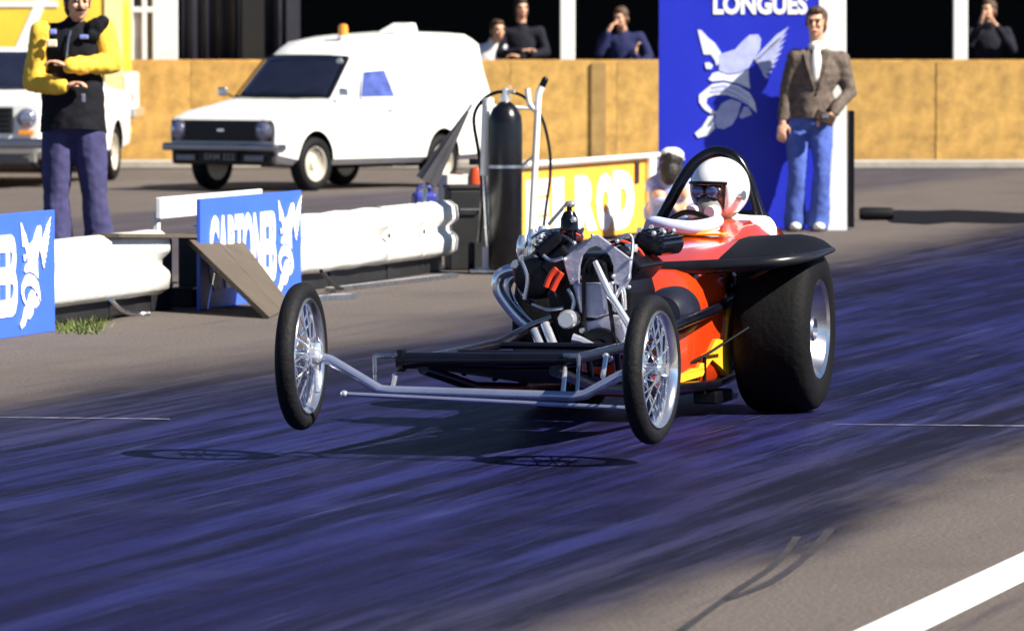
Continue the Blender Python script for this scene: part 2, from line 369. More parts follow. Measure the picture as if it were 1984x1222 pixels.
# ------------------------------------------------------------------ guard rail, signs
RO = Vector((-2.40, 32.9, 0))
class Along:                                        # local x along the track, -y faces the lane
    def __init__(s, t, off=0): s.p = RO + tdir * t + tperp * off; s.rz = math.pi / 2 - R(TRK)
def rail_thing(label, t0, t1, joints):
    A = Along(0); o = empty('guard_rail', A.p, A.rz, label, 'guard rail', 'corrugated guard rails beside the lane')
    MB().box(((t0 + t1) / 2, .10, .055), (t1 - t0 - .1, .14, .11)).build('rail_shade_box', dark_box, o, 0, .01)  # dark box added to give the black shade beneath the rail
    prof = [(.012, .462), (-.012, .455), (-.055, .425), (-.062, .360), (-.055, .340), (-.015, .305), (-.015, .268), (-.055, .232), (-.062, .212), (-.055, .145), (-.012, .116), (.012, .108)]
    ps = []
    for i in range(len(prof)): ps.append(prof[i])
    ts = [t0] + joints + [t1]
    for i in range(len(ts) - 1):
        a, b = ts[i] + .006, ts[i + 1] - .006; mb = MB(); n = len(ps); kk = 12
        vs = [(a + (b - a) * j / kk, y, z + .004 * math.sin(3 * j + i)) for j in range(kk + 1) for y, z in ps]
        mb.add(vs, [(j * n + q, j * n + q + 1, (j + 1) * n + q + 1, (j + 1) * n + q) for j in range(kk) for q in range(n - 1)])
        r = mb.build('rail_panel', rail_white, o, 60); sd = r.modifiers.new('s', 'SOLIDIFY'); sd.thickness = .006; sd.offset = 1
    for i in range(int((t1 - t0) / 1.3) + 1):
        tt = t0 + .25 + i * 1.3
        if tt < t1 - .1: MB().box((tt, .09, .2), (.11, .14, .42)).build('post', dark_box, o, 0, .005)
    for tt in joints: MB().box((tt, -.06, .285), (.05, .02, .03)).build('splice_bolt', steel, o, 0, .004)
    return o
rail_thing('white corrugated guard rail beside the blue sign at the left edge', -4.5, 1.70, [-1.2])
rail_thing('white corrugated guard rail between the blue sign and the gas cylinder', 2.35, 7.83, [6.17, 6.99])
# emblem: winged foot shapes traced in board pixels (u right, v down) around (1435,160)
EMB = {
 'emblem_wing': [[(1351, 58), (1358, 59), (1372, 74), (1384, 83), (1397, 103), (1396, 118), (1388, 128), (1385, 118), (1377, 106), (1363, 106)]],
 'emblem_body': [[(1393, 138), (1392, 106), (1424, 96), (1438, 80), (1452, 68), (1468, 67), (1474, 76), (1472, 96), (1460, 114), (1450, 132), (1430, 141), (1410, 143)]],
 'emblem_dome': [[(1372, 154), (1380, 142), (1390, 139), (1410, 145), (1430, 143), (1450, 135), (1450, 150), (1453, 172), (1430, 162), (1402, 156), (1380, 158)]],
 'emblem_ring': [[(1354, 184), (1368, 172), (1380, 163), (1402, 160), (1430, 166), (1452, 180), (1462, 198), (1466, 219), (1450, 204), (1430, 192), (1408, 184), (1384, 184), (1370, 190), (1368, 200), (1378, 212), (1390, 218), (1380, 222), (1364, 212), (1354, 198)]],
 'emblem_toe': [[(1386, 220), (1398, 200), (1416, 192), (1436, 199), (1429, 224), (1418, 242), (1402, 250), (1388, 248), (1385, 234)], [(1372, 226), (1383, 223), (1382, 236), (1385, 249), (1372, 262), (1352, 267), (1346, 258), (1360, 246)], [(1441, 206), (1450, 208), (1457, 222), (1436, 230), (1432, 226)]],
 'emblem_feather': [[(1459.7, 113.6), (1504.4, 67.3), (1528.0, 52.0), (1512.0, 75.1), (1464.3, 118.4)], [(1462.6, 117.6), (1504.5, 78.2), (1525.3, 64.5), (1509.3, 83.6), (1465.4, 120.9)], [(1464.6, 120.8), (1503.1, 87.9), (1522.2, 77.0), (1507.6, 93.4), (1467.4, 124.2)], [(1466.7, 124.0), (1501.3, 97.5), (1518.5, 89.5), (1505.5, 103.3), (1469.3, 127.5)], [(1468.9, 127.2), (1498.9, 107.0), (1514.0, 102.0), (1502.7, 113.2), (1471.1, 130.8)], [(1471.1, 130.3), (1496.0, 116.6), (1508.6, 114.5), (1499.2, 123.1), (1472.9, 134.2)], [(1473.4, 133.4), (1492.8, 126.1), (1502.4, 127.0), (1494.9, 133.0), (1474.6, 137.6)], [(1476.1, 136.6), (1489.8, 135.7), (1495.5, 139.5), (1489.5, 142.9), (1475.9, 140.9)], [(1479.5, 140.5), (1487.7, 146.4), (1488.2, 152.0), (1482.7, 151.6), (1476.5, 143.5)]],
 'emblem_brow': [[(1365, 122), (1374, 121), (1381, 127), (1378, 134), (1368, 134)]],
}
FOOT_DETAIL = [[(1366, 190), (1380, 184), (1406, 184), (1420, 191), (1408, 196), (1394, 193), (1382, 200), (1374, 206), (1367, 200)]]
BANDS = [[(1378, 168), (1402, 163), (1430, 172), (1454, 190), (1452, 193), (1428, 177), (1402, 168), (1379, 172)], [(1376, 176), (1402, 172), (1428, 182), (1452, 200), (1450, 203), (1426, 187), (1402, 177), (1377, 180)]]
M('emblem_mid', (.42, .46, .74), .6, var=.3, scale=14)
SHADES = [[(1394, 140), (1402, 116), (1428, 101), (1446, 84), (1458, 90), (1456, 106), (1448, 124), (1440, 138), (1420, 146), (1402, 147)], [(1386, 222), (1398, 206), (1412, 203), (1404, 222), (1392, 240), (1382, 246), (1372, 248), (1378, 236)], [(1412, 206), (1432, 200), (1424, 222), (1414, 238), (1400, 246), (1402, 230)]]
def emblem(parent, sx, sz, ox, oz, y, mat_main, mat_feather, detail=True, blue=None, u0=1436, v0=160, th=.004):
    def poly(lst, mb, dy):
        for pl in lst: mb.prism([(ox + (u - u0) * sx, oz - (v - v0) * sz) for u, v in pl], y - dy, y - dy + th)
    for i, (nm, lst) in enumerate(EMB.items()):
        for j, pl in enumerate(lst):
            mb = MB(); poly([pl], mb, 0.0005 * i); mb.build(nm, mat_feather if nm in ('emblem_feather', 'emblem_body') or (nm == 'emblem_toe' and j != 1) else mat_main, parent, 0)
    if detail:
        for pl in BANDS: mb = MB(); poly([pl], mb, .005); mb.build('emblem_band', mat_feather, parent, 0)
def low_sign(label, t0, t1, h, off, text, tx0, tx1, ex, colr, name='advertising_sign', emb=True, z0=.0):
    A = Along(t0, off); L = t1 - t0
    o = empty(name, A.p, A.rz, label, 'sign')
    MB().box((L / 2, .012, z0 + h / 2), (L, .024, h)).build('panel', colr, o, 0, .003)
    if text:
        mb = text_mb(text, tx1 - tx0, h * .68, .006, .035); mb.v = [Vector((p.x + tx0, p.y - .004, p.z + z0 + h * .16)) for p in mb.v]; mb.build('lettering', sign_white, o, 0)
    if emb: emblem(o, .0027, .00262, ex, z0 + h * .5, -.006, sign_white, sign_white, False)
    for xx in (.25, L - .25): MB().box((xx, .045, .3), (.05, .035, .5)).build('stay', dark_box, o, 0, .004)
    return o
low_sign('blue advertising sign with big white lettering at the left edge of the picture', -2.82, -.47, .635, .13, 'CARTONEB', .05, 1.74, 2.02, sign_blue)
low_sign('blue advertising sign with white lettering behind the leaning brown plank', 2.05, 4.03, .625, .13, 'CARTONEB', .16, 1.45, 1.72, sign_blue)
# white back panel behind the second sign
A = Along(3.62, -.62)
o = empty('pale_board', A.p, A.rz, 'pale grey panel standing behind the second blue sign', 'panel')
MB().box((1.0, 0, .525), (2.05, .03, .125)).build('sheet', sign_white, o, 0, .004)
for xx in (.04, 1.96): MB().box((xx, .03, .25), (.05, .03, .50)).build('leg', rail_white, o, 0, .003)
# brown plank leaning on the rail
def plank():
    def on_a(u, v, a):
        d = ray(u, v); n = tperp; t = (a - n.dot(CAMP)) / n.dot(d); return CAMP + d * t
    A1, B1 = on_a(362, 459, -10.60), on_a(458, 450, -10.60); C1, D1 = G(522, 618), G(566, 596)
    top = [A1, B1, D1, C1]; n = (B1 - A1).cross(C1 - A1).normalized()
    if n.z < 0: n = -n
    for p in (C1, D1): p.z = .012
    c = (A1 + B1 + C1 + D1) / 4; e = empty('leaning_plank', (c.x, c.y, 0), 0, 'weathered brown boards sloping from the rail end down to the track', 'plank')
    off = Vector((c.x, c.y, 0))
    for i in range(2):
        f0, f1 = i * .5 + (.004 if i else 0), i * .5 + .5 - (0 if i else .004); q = [A1.lerp(B1, f0), A1.lerp(B1, f1), C1.lerp(D1, f1), C1.lerp(D1, f0)]
        mb = MB(); mb.add([p - off for p in q] + [p - off - n * .028 for p in q], [(0, 1, 2, 3), (7, 6, 5, 4), (0, 4, 5, 1), (1, 5, 6, 2), (2, 6, 7, 3), (3, 7, 4, 0)])
        mb.build('board', plank_brown, e, 0, .003)
    a = Along(0); q0, q1 = on_a(205, 456, -10.64), on_a(368, 457, -10.64); mb = MB()
    d = (q1 - q0); mb.box((q0 + q1) / 2 - off, (d.length, .16, .022), Matrix.Rotation(a.rz, 3, 'Z') @ Matrix.Rotation(-math.atan2(d.z, d.xy.length), 3, 'Y')); mb.build('top_board', plank_brown, e, 0, .003)
plank()
# dark rail-end box between rail and sign
A = Along(1.86, -.10); o = empty('equipment_box', A.p, A.rz, 'black box in the gap between rail end and blue sign', 'box')
MB().box((.12, .12, .20), (.36, .30, .40)).build('case', dark_box, o, 0, .01); MB().box((.12, -.035, .14), (.30, .02, .03)).build('handle', steel, o, 0, .005)
# yellow sign along the same line further up
lab = 'yellow advertising sign with white lettering beside the black gas cylinder'
tY0 = (44.2 - 32.9) / TC; A = Along(tY0, -.50); o = empty('advertising_sign', A.p, A.rz, lab, 'sign')
MB().box((1.9, .012, .30), (3.9, .024, .56)).build('panel', sign_yellow, o, 0, .003)
for txt, x0, x1, z0, h in (('E', .06, .74, .10, .40), ('I', .82, 1.16, .06, .44), ('R', 1.50, 2.18, .08, .42), ('O', 2.16, 2.70, .06, .44), ('D', 2.68, 3.36, .06, .45)):
    mb = text_mb(txt, x1 - x0, h, .006, .085); mb.v = [Vector((p.x + x0, p.y - .004, p.z + z0)) for p in mb.v]; mb.build('lettering', sign_white, o, 0)
MB().box((3.45, -.006, .48), (.13, .008, .16)).build('dark_mark', black_metal, o, 0)
mb = MB().tube([(-.05, -.03, .615), (5.9, -.03, .60)], .022); mb.build('top_pipe', white_paint, o)
for xx in (3.78, 5.7): MB().tube([(xx, -.035, 0), (xx, -.035, .60)], .045 if xx < 5 else .03).build('post', white_paint, o)
# cables and flat bars by the rail
def cable(label, pts, r, mat, z=.01):
    ps = [G(u, v, zz) for u, v, zz in pts]; c = ps[0].copy(); c.z = 0; mb = MB().curve([p - c for p in ps], r, 8)
    o = mb.build('cable', mat); o.location = c; tag(o, label, 'cable')
cable('thin grey cable curling under the rail beside the first blue sign', [(215, 580, .15), (235, 600, .05), (262, 608, .012), (290, 607, .012)], .012, steel)
cable('thin dark cable hanging from the rail behind the front wheel', [(622, 525, .16), (645, 550, .06), (665, 560, .012), (690, 556, .012)], .012, black_metal)
def flatbar(label, pts, wid):
    a, b = G(*pts[0]), G(*pts[1]); c = (a + b) / 2; d = b - a; o = MB().box((0, 0, .015), (d.length, wid, .03)).build('steel_bar', steel, None, 0, .004); o.location = (c.x, c.y, 0); o.rotation_euler.z = math.atan2(d.y, d.x); tag(o, label, 'bar')
flatbar('short steel bar on the asphalt just right of the left front wheel', [(600, 584), (680, 578)], .09)
flatbar('long steel bar on the asphalt below the guard rail', [(640, 566), (880, 538)], .07)
# grass tuft
gm_ = M('grass', (.10, .13, .025), .7, var=.4, scale=30); mb = MB(); rg = random.Random(3)
for i in range(500):
    u = rg.gauss(150, 28); p = G(max(112, min(230, u)), rg.uniform(618, 648)); h = rg.uniform(.015, .05); a = rg.uniform(0, 6.28); dx, dy = math.cos(a) * .006, math.sin(a) * .006
    q = Vector((rg.uniform(-.03, .03), rg.uniform(-.03, .03), h)); mb.add([p + Vector((dx, dy, 0)), p - Vector((dx, dy, 0)), p + q], [(0, 1, 2)])
tag(mb.build('grass', gm_, smooth=0), 'short green grass growing at the foot of the rail', 'grass', kind='stuff')

# ------------------------------------------------------------------ tall blue board
YB = 48.85
bl, br, be = P(1276, 430, YB), P(1603, 430, YB), P(1641, 430, YB)
o = empty('advertising_board', (bl.x, YB, 0), 0, 'tall blue advertising board with winged foot emblem behind the driver', 'board')
H = 2.55; W = br.x - bl.x; W2 = be.x - bl.x
MB().box((W / 2, .03, H / 2 + .01), (W, .06, H)).build('panel', board_blue, o, 0, .004)
mb = MB(); mb.prism([(W + .002, .0), (W2, .0), (W2 - .012, H), (W - .10, H)], -.006, .09); mb.build('side_board', white_paint, o, 0)
MB().box((W2 + .035, .14, .48), (.05, .2, .92)).build('back_stay', black_metal, o, 0, .005)
k = YB / F
emblem(o, k, k, (1436 - 1276) * k, CH + (60 - 160) * k, -.006, emblem_pale, emblem_shade, True, board_blue)
mb = text_mb('LONGUES', (1564 - 1381) * k, .17, .006, .05); z0 = CH + (60 - 29) * k; mb.v = [Vector((p.x + (1381 - 1276) * k, p.y - .004, p.z + z0)) for p in mb.v]; mb.build('lettering', sign_white, o, 0)
# flat dark sheet and short roll to the right of the board
a = G(1655, 424); o = empty('dark_sheet_and_roll', (a.x, a.y, 0), 0, 'flat black sheet on the ground right of the tall board with a short roll at one end', 'mat')
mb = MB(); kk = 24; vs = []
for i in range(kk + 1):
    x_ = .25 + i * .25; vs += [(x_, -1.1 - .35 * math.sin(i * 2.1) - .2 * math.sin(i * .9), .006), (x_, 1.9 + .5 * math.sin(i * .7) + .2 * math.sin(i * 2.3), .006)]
mb.add(vs, [(2 * i, 2 * i + 2, 2 * i + 3, 2 * i + 1) for i in range(kk)]); mb.build('sheet', M('sheet_dark', (.006, .006, .009), .95, var=.4, spec=.1), o, 0)
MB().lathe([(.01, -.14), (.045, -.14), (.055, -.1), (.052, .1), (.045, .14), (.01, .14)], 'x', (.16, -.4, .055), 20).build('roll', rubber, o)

# ------------------------------------------------------------------ gas cylinder, trolley and gear by the lane
cyl_m = M('cylinder_black', (.006, .006, .009), .25, .1, var=.5, scale=6, bump=.05)
gc = G(979, 531); gx, gy = gc.x, gc.y; pp = F / gy
def zz(v, Y): return P(992, v, Y).z
o = empty('gas_cylinder', (gx, gy, 0), 0, 'tall black gas cylinder standing upright on its trolley', 'gas cylinder')
r_ = 33 / pp; ht = zz(200, gy)
prof = [(.001, .03), (r_ * .9, .03), (r_, .05), (r_, ht - .14), (r_ * .95, ht - .09), (r_ * .75, ht - .035), (r_ * .45, ht - .005), (r_ * .28, ht + .01), (.001, ht + .01)]
MB().lathe(prof, 'z', n=40, closed=False).build('body', cyl_m, o, 50)
MB().lathe([(r_ + .004, ht * .62), (r_ + .004, ht * .62 + .02), (r_ - .005, ht * .62 + .02), (r_ - .005, ht * .62)], 'z', n=40).build('strap', steel, o)
mb = MB().lathe([(.001, ht), (.03, ht), (.03, ht + .05), (.018, ht + .06), (.018, ht + .1), (.001, ht + .1)], 'z', n=16, closed=False); mb.tube([(0, 0, ht + .075), (.06, -.03, ht + .075)], .012); mb.build('valve', chrome, o)
tr = empty('cylinder_trolley', (gx, gy + .12, 0), 0, 'white and grey hand trolley holding the black gas cylinder', 'trolley')
def tp(u, v, dy=0): p = P(u, v, gy + .12 + dy); return (p.x - gx, dy, p.z)
mb = MB().tube([tp(1022, 520), tp(1030, 440), tp(1042, 215)], .022); mb.build('upright', white_paint, tr)
mb = MB().tube([tp(946, 190), tp(938, 340)], [.04, .03]); mb.build('upright', white_paint, tr)
MB().tube([tp(937, 338), tp(948, 525)], .016).build('upright', steel, tr)
MB().curve([tp(1042, 218), tp(1026, 200), tp(1022, 172)], .018).build('handle', white_paint, tr)
mb = MB().curve([tp(1041, 214), tp(1043, 185), tp(1050, 168)], .024); mb.build('handle', white_paint, tr)
MB().cap(tp(1050, 168), tp(1056, 155), .022).build('grip', black_metal, tr)
MB().tube([tp(940, 205), tp(1040, 211)], .012).build('crossbar', white_paint, tr)
MB().tube([tp(940, 385), tp(1036, 300)], .008).build('brace', steel, tr)
MB().box((-.02, .0, .02), (.42, .36, .02)).build('foot_plate', steel, tr, 0, .004)
for sx in (-.22, .22):
    MB().lathe([(.03, -.02), (.09, -.022), (.1, -.012), (.1, .012), (.09, .022), (.03, .02)], 'x', (sx, .12, .1), 24).build('wheel', rubber, tr)
MB().box(tp(942, 505, -.02), (.05, .03, .18)).build('step_bracket', alu, tr, 0, .004)
hs = MB().curve([tp(985, 178), tp(960, 180), tp(935, 195), tp(918, 230), tp(928, 300), tp(934, 380), tp(928, 470)], .012, 8); oo = hs.build('gas_hose', black_gloss); oo.location = (gx, gy + .12, 0); tag(oo, 'thin dark hose looping left from the cylinder valve', 'hose')
hs = MB().curve([tp(985, 178), tp(1015, 188), tp(1048, 225), tp(1064, 285), tp(1066, 340), tp(1058, 400), tp(1052, 450)], .010, 8); oo = hs.build('gas_hose', black_gloss); oo.location = (gx, gy + .12, 0); tag(oo, 'thin dark hose curving right from the cylinder valve past the handle', 'hose')
# regulator / red extinguisher
c = P(922, 320, 41.2); o = empty('fire_extinguisher', (c.x, 41.2, 0), 0, 'small red extinguisher half hidden left of the gas cylinder', 'extinguisher')
MB().lathe([(.001, .30), (.05, .30), (.055, .33), (.055, .60), (.035, .66), (.001, .67)], 'z', n=20, closed=False).build('body', M('extinguisher_red', (.6, .07, .01), .3, coat=.5), o); MB().box((0, 0, .70), (.09, .03, .04)).build('lever', black_metal, o, 0, .005)
MB().box((0, 0, .15), (.12, .12, .298)).build('stand', dark_box, o, 0, .004)
c = G(905, 524); o = empty('equipment_crate', (c.x, c.y + .15, 0), R(8), 'tall black crate standing left of the gas cylinder', 'crate')
MB().box((0, 0, .265), (.27, .28, .53)).build('case', dark_box, o, 0, .012); MB().box((0, 0, .545), (.285, .295, .025)).build('lid', dark_box, o, 0, .006); MB().tube([(-.07, -.15, .40), (-.07, -.17, .40), (.07, -.17, .40), (.07, -.15, .40)], .007).build('handle', steel, o)
c = G(885, 470); zt = zz(338, c.y); o = empty('white_carton', (c.x, c.y, 0), R(20), 'pale carton standing behind the black crate', 'carton')
MB().box((0, 0, zt / 2), (.22, .2, zt)).build('carton', M('carton', (.62, .56, .52), .8), o, 0, .004); MB().box((0, 0, zt + .004), (.03, .202, .006)).build('tape', plank_brown, o, 0)
c = G(822, 480); zt = zz(372, c.y); o = empty('blue_jerrycan', (c.x, c.y, 0), R(15), 'blue jerrycan standing behind the guard rail', 'jerrycan')
MB().box((0, 0, zt / 2), (.17, .14, zt)).build('can', M('can_blue', (.03, .04, .28), .35, coat=.4), o, 0, .03, 3); MB().curve([(-.05, 0, zt - .01), (-.04, 0, zt + .035), (.04, 0, zt + .035), (.05, 0, zt - .01)], .012).build('handle', M('can_blue', (0, 0, 0)), o); MB().lathe([(.001, zt), (.02, zt), (.02, zt + .03), (.001, zt + .03)], 'z', (.055, .03, 0), 12, False).build('cap', black_metal, o)
# folded umbrella on a stand
Yu = 42.6; a, b = P(906, 216, Yu), P(826, 352, Yu); o = empty('folded_umbrella', (b.x, Yu, 0), 0, 'folded dark grey umbrella slanting beside the white van rear wheel', 'umbrella')
a -= Vector(o.location); b -= Vector(o.location); d = a - b; mb = MB(); secs = []
for i in range(9):
    t = i / 8; rr = .075 * (1 - t) + .014; c = b + d * t; q = d.normalized().to_track_quat('Z', 'Y')
    secs.append([c + q @ Vector((rr * (1 + .22 * (j % 2)) * math.cos(j * math.pi / 8), rr * .8 * (1 + .22 * (j % 2)) * math.sin(j * math.pi / 8), 0)) for j in range(16)])
mb.loft(secs); mb.build('canopy', M('umbrella_cloth', (.05, .05, .06), .8, var=.3), o)
MB().tube([b + d * 1.0, b + d * 1.10], .012).build('tip', chrome, o); MB().tube([b - d * .02, (-.04, 0, 0)], .014).build('pole', steel, o); MB().lathe([(.001, 0), (.14, 0), (.14, .02), (.03, .04), (.001, .04)], 'z', (-.04, 0, 0), 20, False).build('foot', dark_box, o)
# ------------------------------------------------------------------ parked vehicles
def body_ring(y, w, zs, zb, wt, zt):
    h = [(w * .88, zs), (w * .985, zs + .06), (w, zs + .16), (w, zb - .04), (w * .985, zb), (wt + (w - wt) * .25, zb + (zt - zb) * .55), (wt, zt - min(.07, (zt - zb) * .35)), (wt * .86, zt - min(.018, (zt - zb) * .1)), (wt * .45, zt)]
    return [(x, y, z) for x, z in h] + [(-x, y, z) for x, z in reversed(h)]
def dense(st, n=4):
    out = []
    for i in range(len(st) - 1):
        for k in range(n): out.append([a + (b - a) * k / n for a, b in zip(st[i], st[i + 1])])
    out.append(st[-1]); return out
def road_wheel(parent, c, r, wid, side, rimm):
    s = side; h = wid / 2
    hub = MB().lathe([(.001, s * (h - .035)), (r * .16, s * (h - .03)), (r * .18, s * (h - .05)), (r * .42, s * (h - .07)), (r * .50, s * (h - .045)), (r * .6, s * (h - .06)), (r * .62, s * (h - .01)), (r * .64, s * (h - .01)), (r * .64, -s * h * .9), (.001, -s * h * .9)], 'x', c, 28, False).build('wheel', rimm, parent, 30)
    MB().lathe([(r * .63, -h * .8), (r * .72, -h), (r * .9, -h), (r * .97, -h * .8), (r, -h * .4), (r, h * .4), (r * .97, h * .8), (r * .9, h), (r * .72, h), (r * .63, h * .8)], 'x', c, 36).build('tyre', rubber, hub, 50)
    return hub
under = M('underbody_black', (.006, .006, .006), .9, spec=.1)
VAN = Frame(-2.54, 61.2, 35.5)
van = empty('panel_van', VAN.o, -VAN.a, 'white high-roof panel van with amber beacon parked across the far lane', 'van')
st = [(-.70, .74, .40, .66, .70, .695), (-.66, .765, .30, .70, .72, .735), (-.3, .78, .25, .78, .73, .80), (.30, .785, .25, .85, .72, .885), (.42, .785, .25, .87, .70, .915),
      (.70, .785, .25, .88, .63, 1.15), (.86, .785, .25, .88, .60, 1.29), (.90, .785, .25, .88, .60, 1.315), (1.0, .785, .25, .88, .605, 1.40), (1.2, .785, .25, .88, .62, 1.475), (1.7, .785, .25, .88, .63, 1.53), (2.5, .785, .25, .88, .63, 1.56), (3.15, .78, .27, .88, .62, 1.55), (3.33, .77, .32, .88, .60, 1.50), (3.40, .75, .40, .88, .57, 1.42)]
mb = MB().loft([body_ring(*s_) for s_ in st]); me = mb.mesh('body'); me.materials.append(white_paint)
ct = MB()
for yy in (0, 2.4):
    for sx in (-1, 1): ct.lathe([(.001, sx * .52), (.325, sx * .52), (.325, sx * 1.1), (.001, sx * 1.1)], 'x', (0, yy, .27), 32, False)
me = cut(me, ct, 'body', under); put('body', me, white_paint, van, 32)
rimv = M('van_rim', (.62, .58, .50), .4, .3)
for yy in (0, 2.4):
    for sx in (-1, 1): road_wheel(van, (sx * .70, yy, .265), .265, .15, sx, rimv)
gr = MB().box((0, -.715, .595), (1.42, .03, .205)).build('grille', dark_box, van, 0, .012)
for i in range(6): MB().box((0, -.733, .52 + i * .03), (.98, .008, .006)).build('grille_bar', black_metal, gr, 0)
for sx in (-1, 1):
    hl = MB().lathe([(.001, -.045), (.05, -.04), (.082, -.02), (.09, 0), (.098, 0), (.098, -.012), (.104, -.012), (.104, .02), (.001, .02)], 'y', (sx * .60, -.735, .6), 28, False).build('headlight', M('headlamp', (.30, .31, .42), .08, .6, spec=.8), van, 30)
    MB().box((sx * .48, -.755, .33), (.26, .02, .055)).build('indicator_lamp', M('lamp_grey', (.20, .20, .24), .3), van, 0, .008)
MB().box((0, -.775, .435), (1.58, .06, .075)).build('front_bumper', M('bumper_chrome', (.25, .25, .30), .22, .9), van, 0, .02, 3)
for sx in (-1, 1): MB().box((sx * .775, -.66, .435), (.05, .2, .07)).build('bumper_corner', MATS['bumper_chrome'], van, 0, .02)
MB().box((0, -.68, .33), (1.44, .08, .14)).build('valance', dark_box, van, 0, .03)
npl = MB().box((0, -.745, .34), (.50, .012, .10)).build('number_plate', black_metal, van, 0, .003)
t_ = text_mb('ERM 222', .42, .06, .004, .01); t_.v = [Vector((p.x - .21, p.y - .755, p.z + .31)) for p in t_.v]; t_.build('plate_lettering', M('plate_grey', (.25, .25, .25), .5), npl, 0)
# windscreen follows the sloped front of the cab
def ws(y0, z0, w0, y1, z1, w1, n=8):
    v = []; 
    for i in range(n + 1):
        t = i / n
        for j in range(13):
            q = -1 + j / 6; hw = w0 + (w1 - w0) * t; v.append((q * hw, y0 + (y1 - y0) * t - .014 - .05 * (1 - q * q) + .03, z0 + (z1 - z0) * t + .012))
    return v, [(i * 13 + j, i * 13 + j + 1, (i + 1) * 13 + j + 1, (i + 1) * 13 + j) for i in range(n) for j in range(12)]
o = MB().add(*ws(.40, .905, .655, .865, 1.30, .575)).build('windscreen', glass, van, 60); o.modifiers.new('s', 'SOLIDIFY').thickness = .02
edge = [(-.67, .392, .905), (-.585, .862, 1.312), (0, .825, 1.335), (.585, .862, 1.312), (.67, .392, .905), (0, .35, .915)]
MB().tube([(-.665, .378, .915), (-.58, .845, 1.312), (-.3, .822, 1.32), (0, .812, 1.322), (.3, .822, 1.32), (.58, .845, 1.312), (.665, .378, .915), (.35, .345, .915), (0, .335, .915), (-.35, .345, .915)], .012, 6, True).build('windscreen_rubber', under, van)
MB().lathe([(.001, -.004), (.045, -.004), (.045, .004), (.001, .004)], 'y', (.50, .795, 1.255), 16, False).build('windscreen_sticker', white_paint, van, 0)
sidew = M('side_window', (.06, .085, .28), .08, 0, var=.5, spec=.8)
for sx in (-1, 1):
    q = [(.785, .80, .905), (.672, .99, 1.165), (.686, 1.38, 1.185), (.785, 1.46, .905)]
    m2 = MB(); m2.add([(sx * (x_ + .004), y_, z_) for x_, y_, z_ in q] + [(sx * (x_ - .02), y_, z_) for x_, y_, z_ in q], [(0, 1, 2, 3), (7, 6, 5, 4), (0, 4, 5, 1), (1, 5, 6, 2), (2, 6, 7, 3), (3, 7, 4, 0)]); wn = m2.build('side_window', sidew, van, 0)
    MB().tube([(sx * (x_ + .002), y_, z_) for x_, y_, z_ in q], .010, 6, True).build('window_rubber', under if sx < 0 else white_paint, wn)
    MB().tube([(sx * .787, .62, .35), (sx * .788, .62, .84)], .004, 6).build('door_seam', M('seam_grey', (.35, .35, .36), .6), van); MB().tube([(sx * .787, 1.5, .36), (sx * .788, 1.5, .84)], .004, 6).build('door_seam', MATS['seam_grey'], van)
    MB().box((sx * .795, 1.36, .78), (.02, .12, .025)).build('door_handle', chrome, van, 0, .006)
    mr = MB().tube([(sx * .72, .45, .90), (sx * .82, .40, .95)], .010, 6).build('mirror', black_metal, van); MB().box((sx * .86, .39, .965), (.13, .035, .085)).build('mirror_head', steel, mr, 0, .015)
bx = P(674, 68, 62.4); q = Vector(van.matrix_basis.inverted() @ bx) if False else None
bc = VAN.T(674, 66, 1.25)
b_ = MB().lathe([(.001, 0), (.07, 0), (.07, .04), (.06, .045), (.001, .045)], 'z', (bc.x, 1.25, 1.475), 20, False).build('beacon_base', white_paint, van)
MB().lathe([(.001, .045), (.055, .045), (.055, .12), (.045, .155), (.001, .165)], 'z', (bc.x, 1.25, 1.475), 20, False).build('beacon_lens', M('amber', (.85, .30, .03), .2, coat=.6), b_)
vc = VAN.T(805, 62, 2.3)
mb = MB(); mb.prism([(-.25, 0), (-.1, .045), (.08, .10), (.17, .10), (.20, .03), (.20, 0)], -.14, .14); mb.v = [Vector((vc.x + p.y, 2.2 + p.x, 1.548 + p.z)) for p in mb.v]; mb.build('roof_vent', white_paint, van, 0, .02)
MB().box((0, 3.42, .42), (1.5, .05, .07)).build('rear_bumper', MATS['bumper_chrome'], van, 0, .015)
MB().box((.775, 3.30, .78), (.012, .06, .12)).build('tail_lamp', M('tail_red', (.4, .02, .02), .2), van, 0, .006)
for yy in (-.02, .65, 1.4): MB().box((0, yy + .9, .24), (1.0, .5, .06)).build('underbody', under, van, 0)

for x0 in (-.45, .12): MB().tube([(x0, .345, .92), (x0 + .42, .42, 1.0)], .006, 6).build('wiper', black_metal, van)
for sx in (-1, 1): MB().tube([(sx * .66, -.60, .765), (sx * .66, -.2, .812), (sx * .64, .34, .902)], .003, 6).build('bonnet_seam', MATS['seam_grey'], van)
MB().box((0, -.738, .60), (.10, .006, .03)).build('grille_badge', chrome, van, 0, .004)
# narrower, shorter body to suit the photograph; wheels stay round
for ch in van.children_recursive:
    me = ch.data; whl = ch.name.startswith(('wheel', 'tyre'))
    if whl:
        n_ = len(me.vertices); c = sum((v.co for v in me.vertices), Vector()) / n_; d = Vector((c.x * -.12, c.y * -.12, 0))
        for v in me.vertices: v.co += d
    else:
        for v in me.vertices: v.co.x *= .88; v.co.y *= .88
van.location += Vector((.814, -.581, 0)) * .08
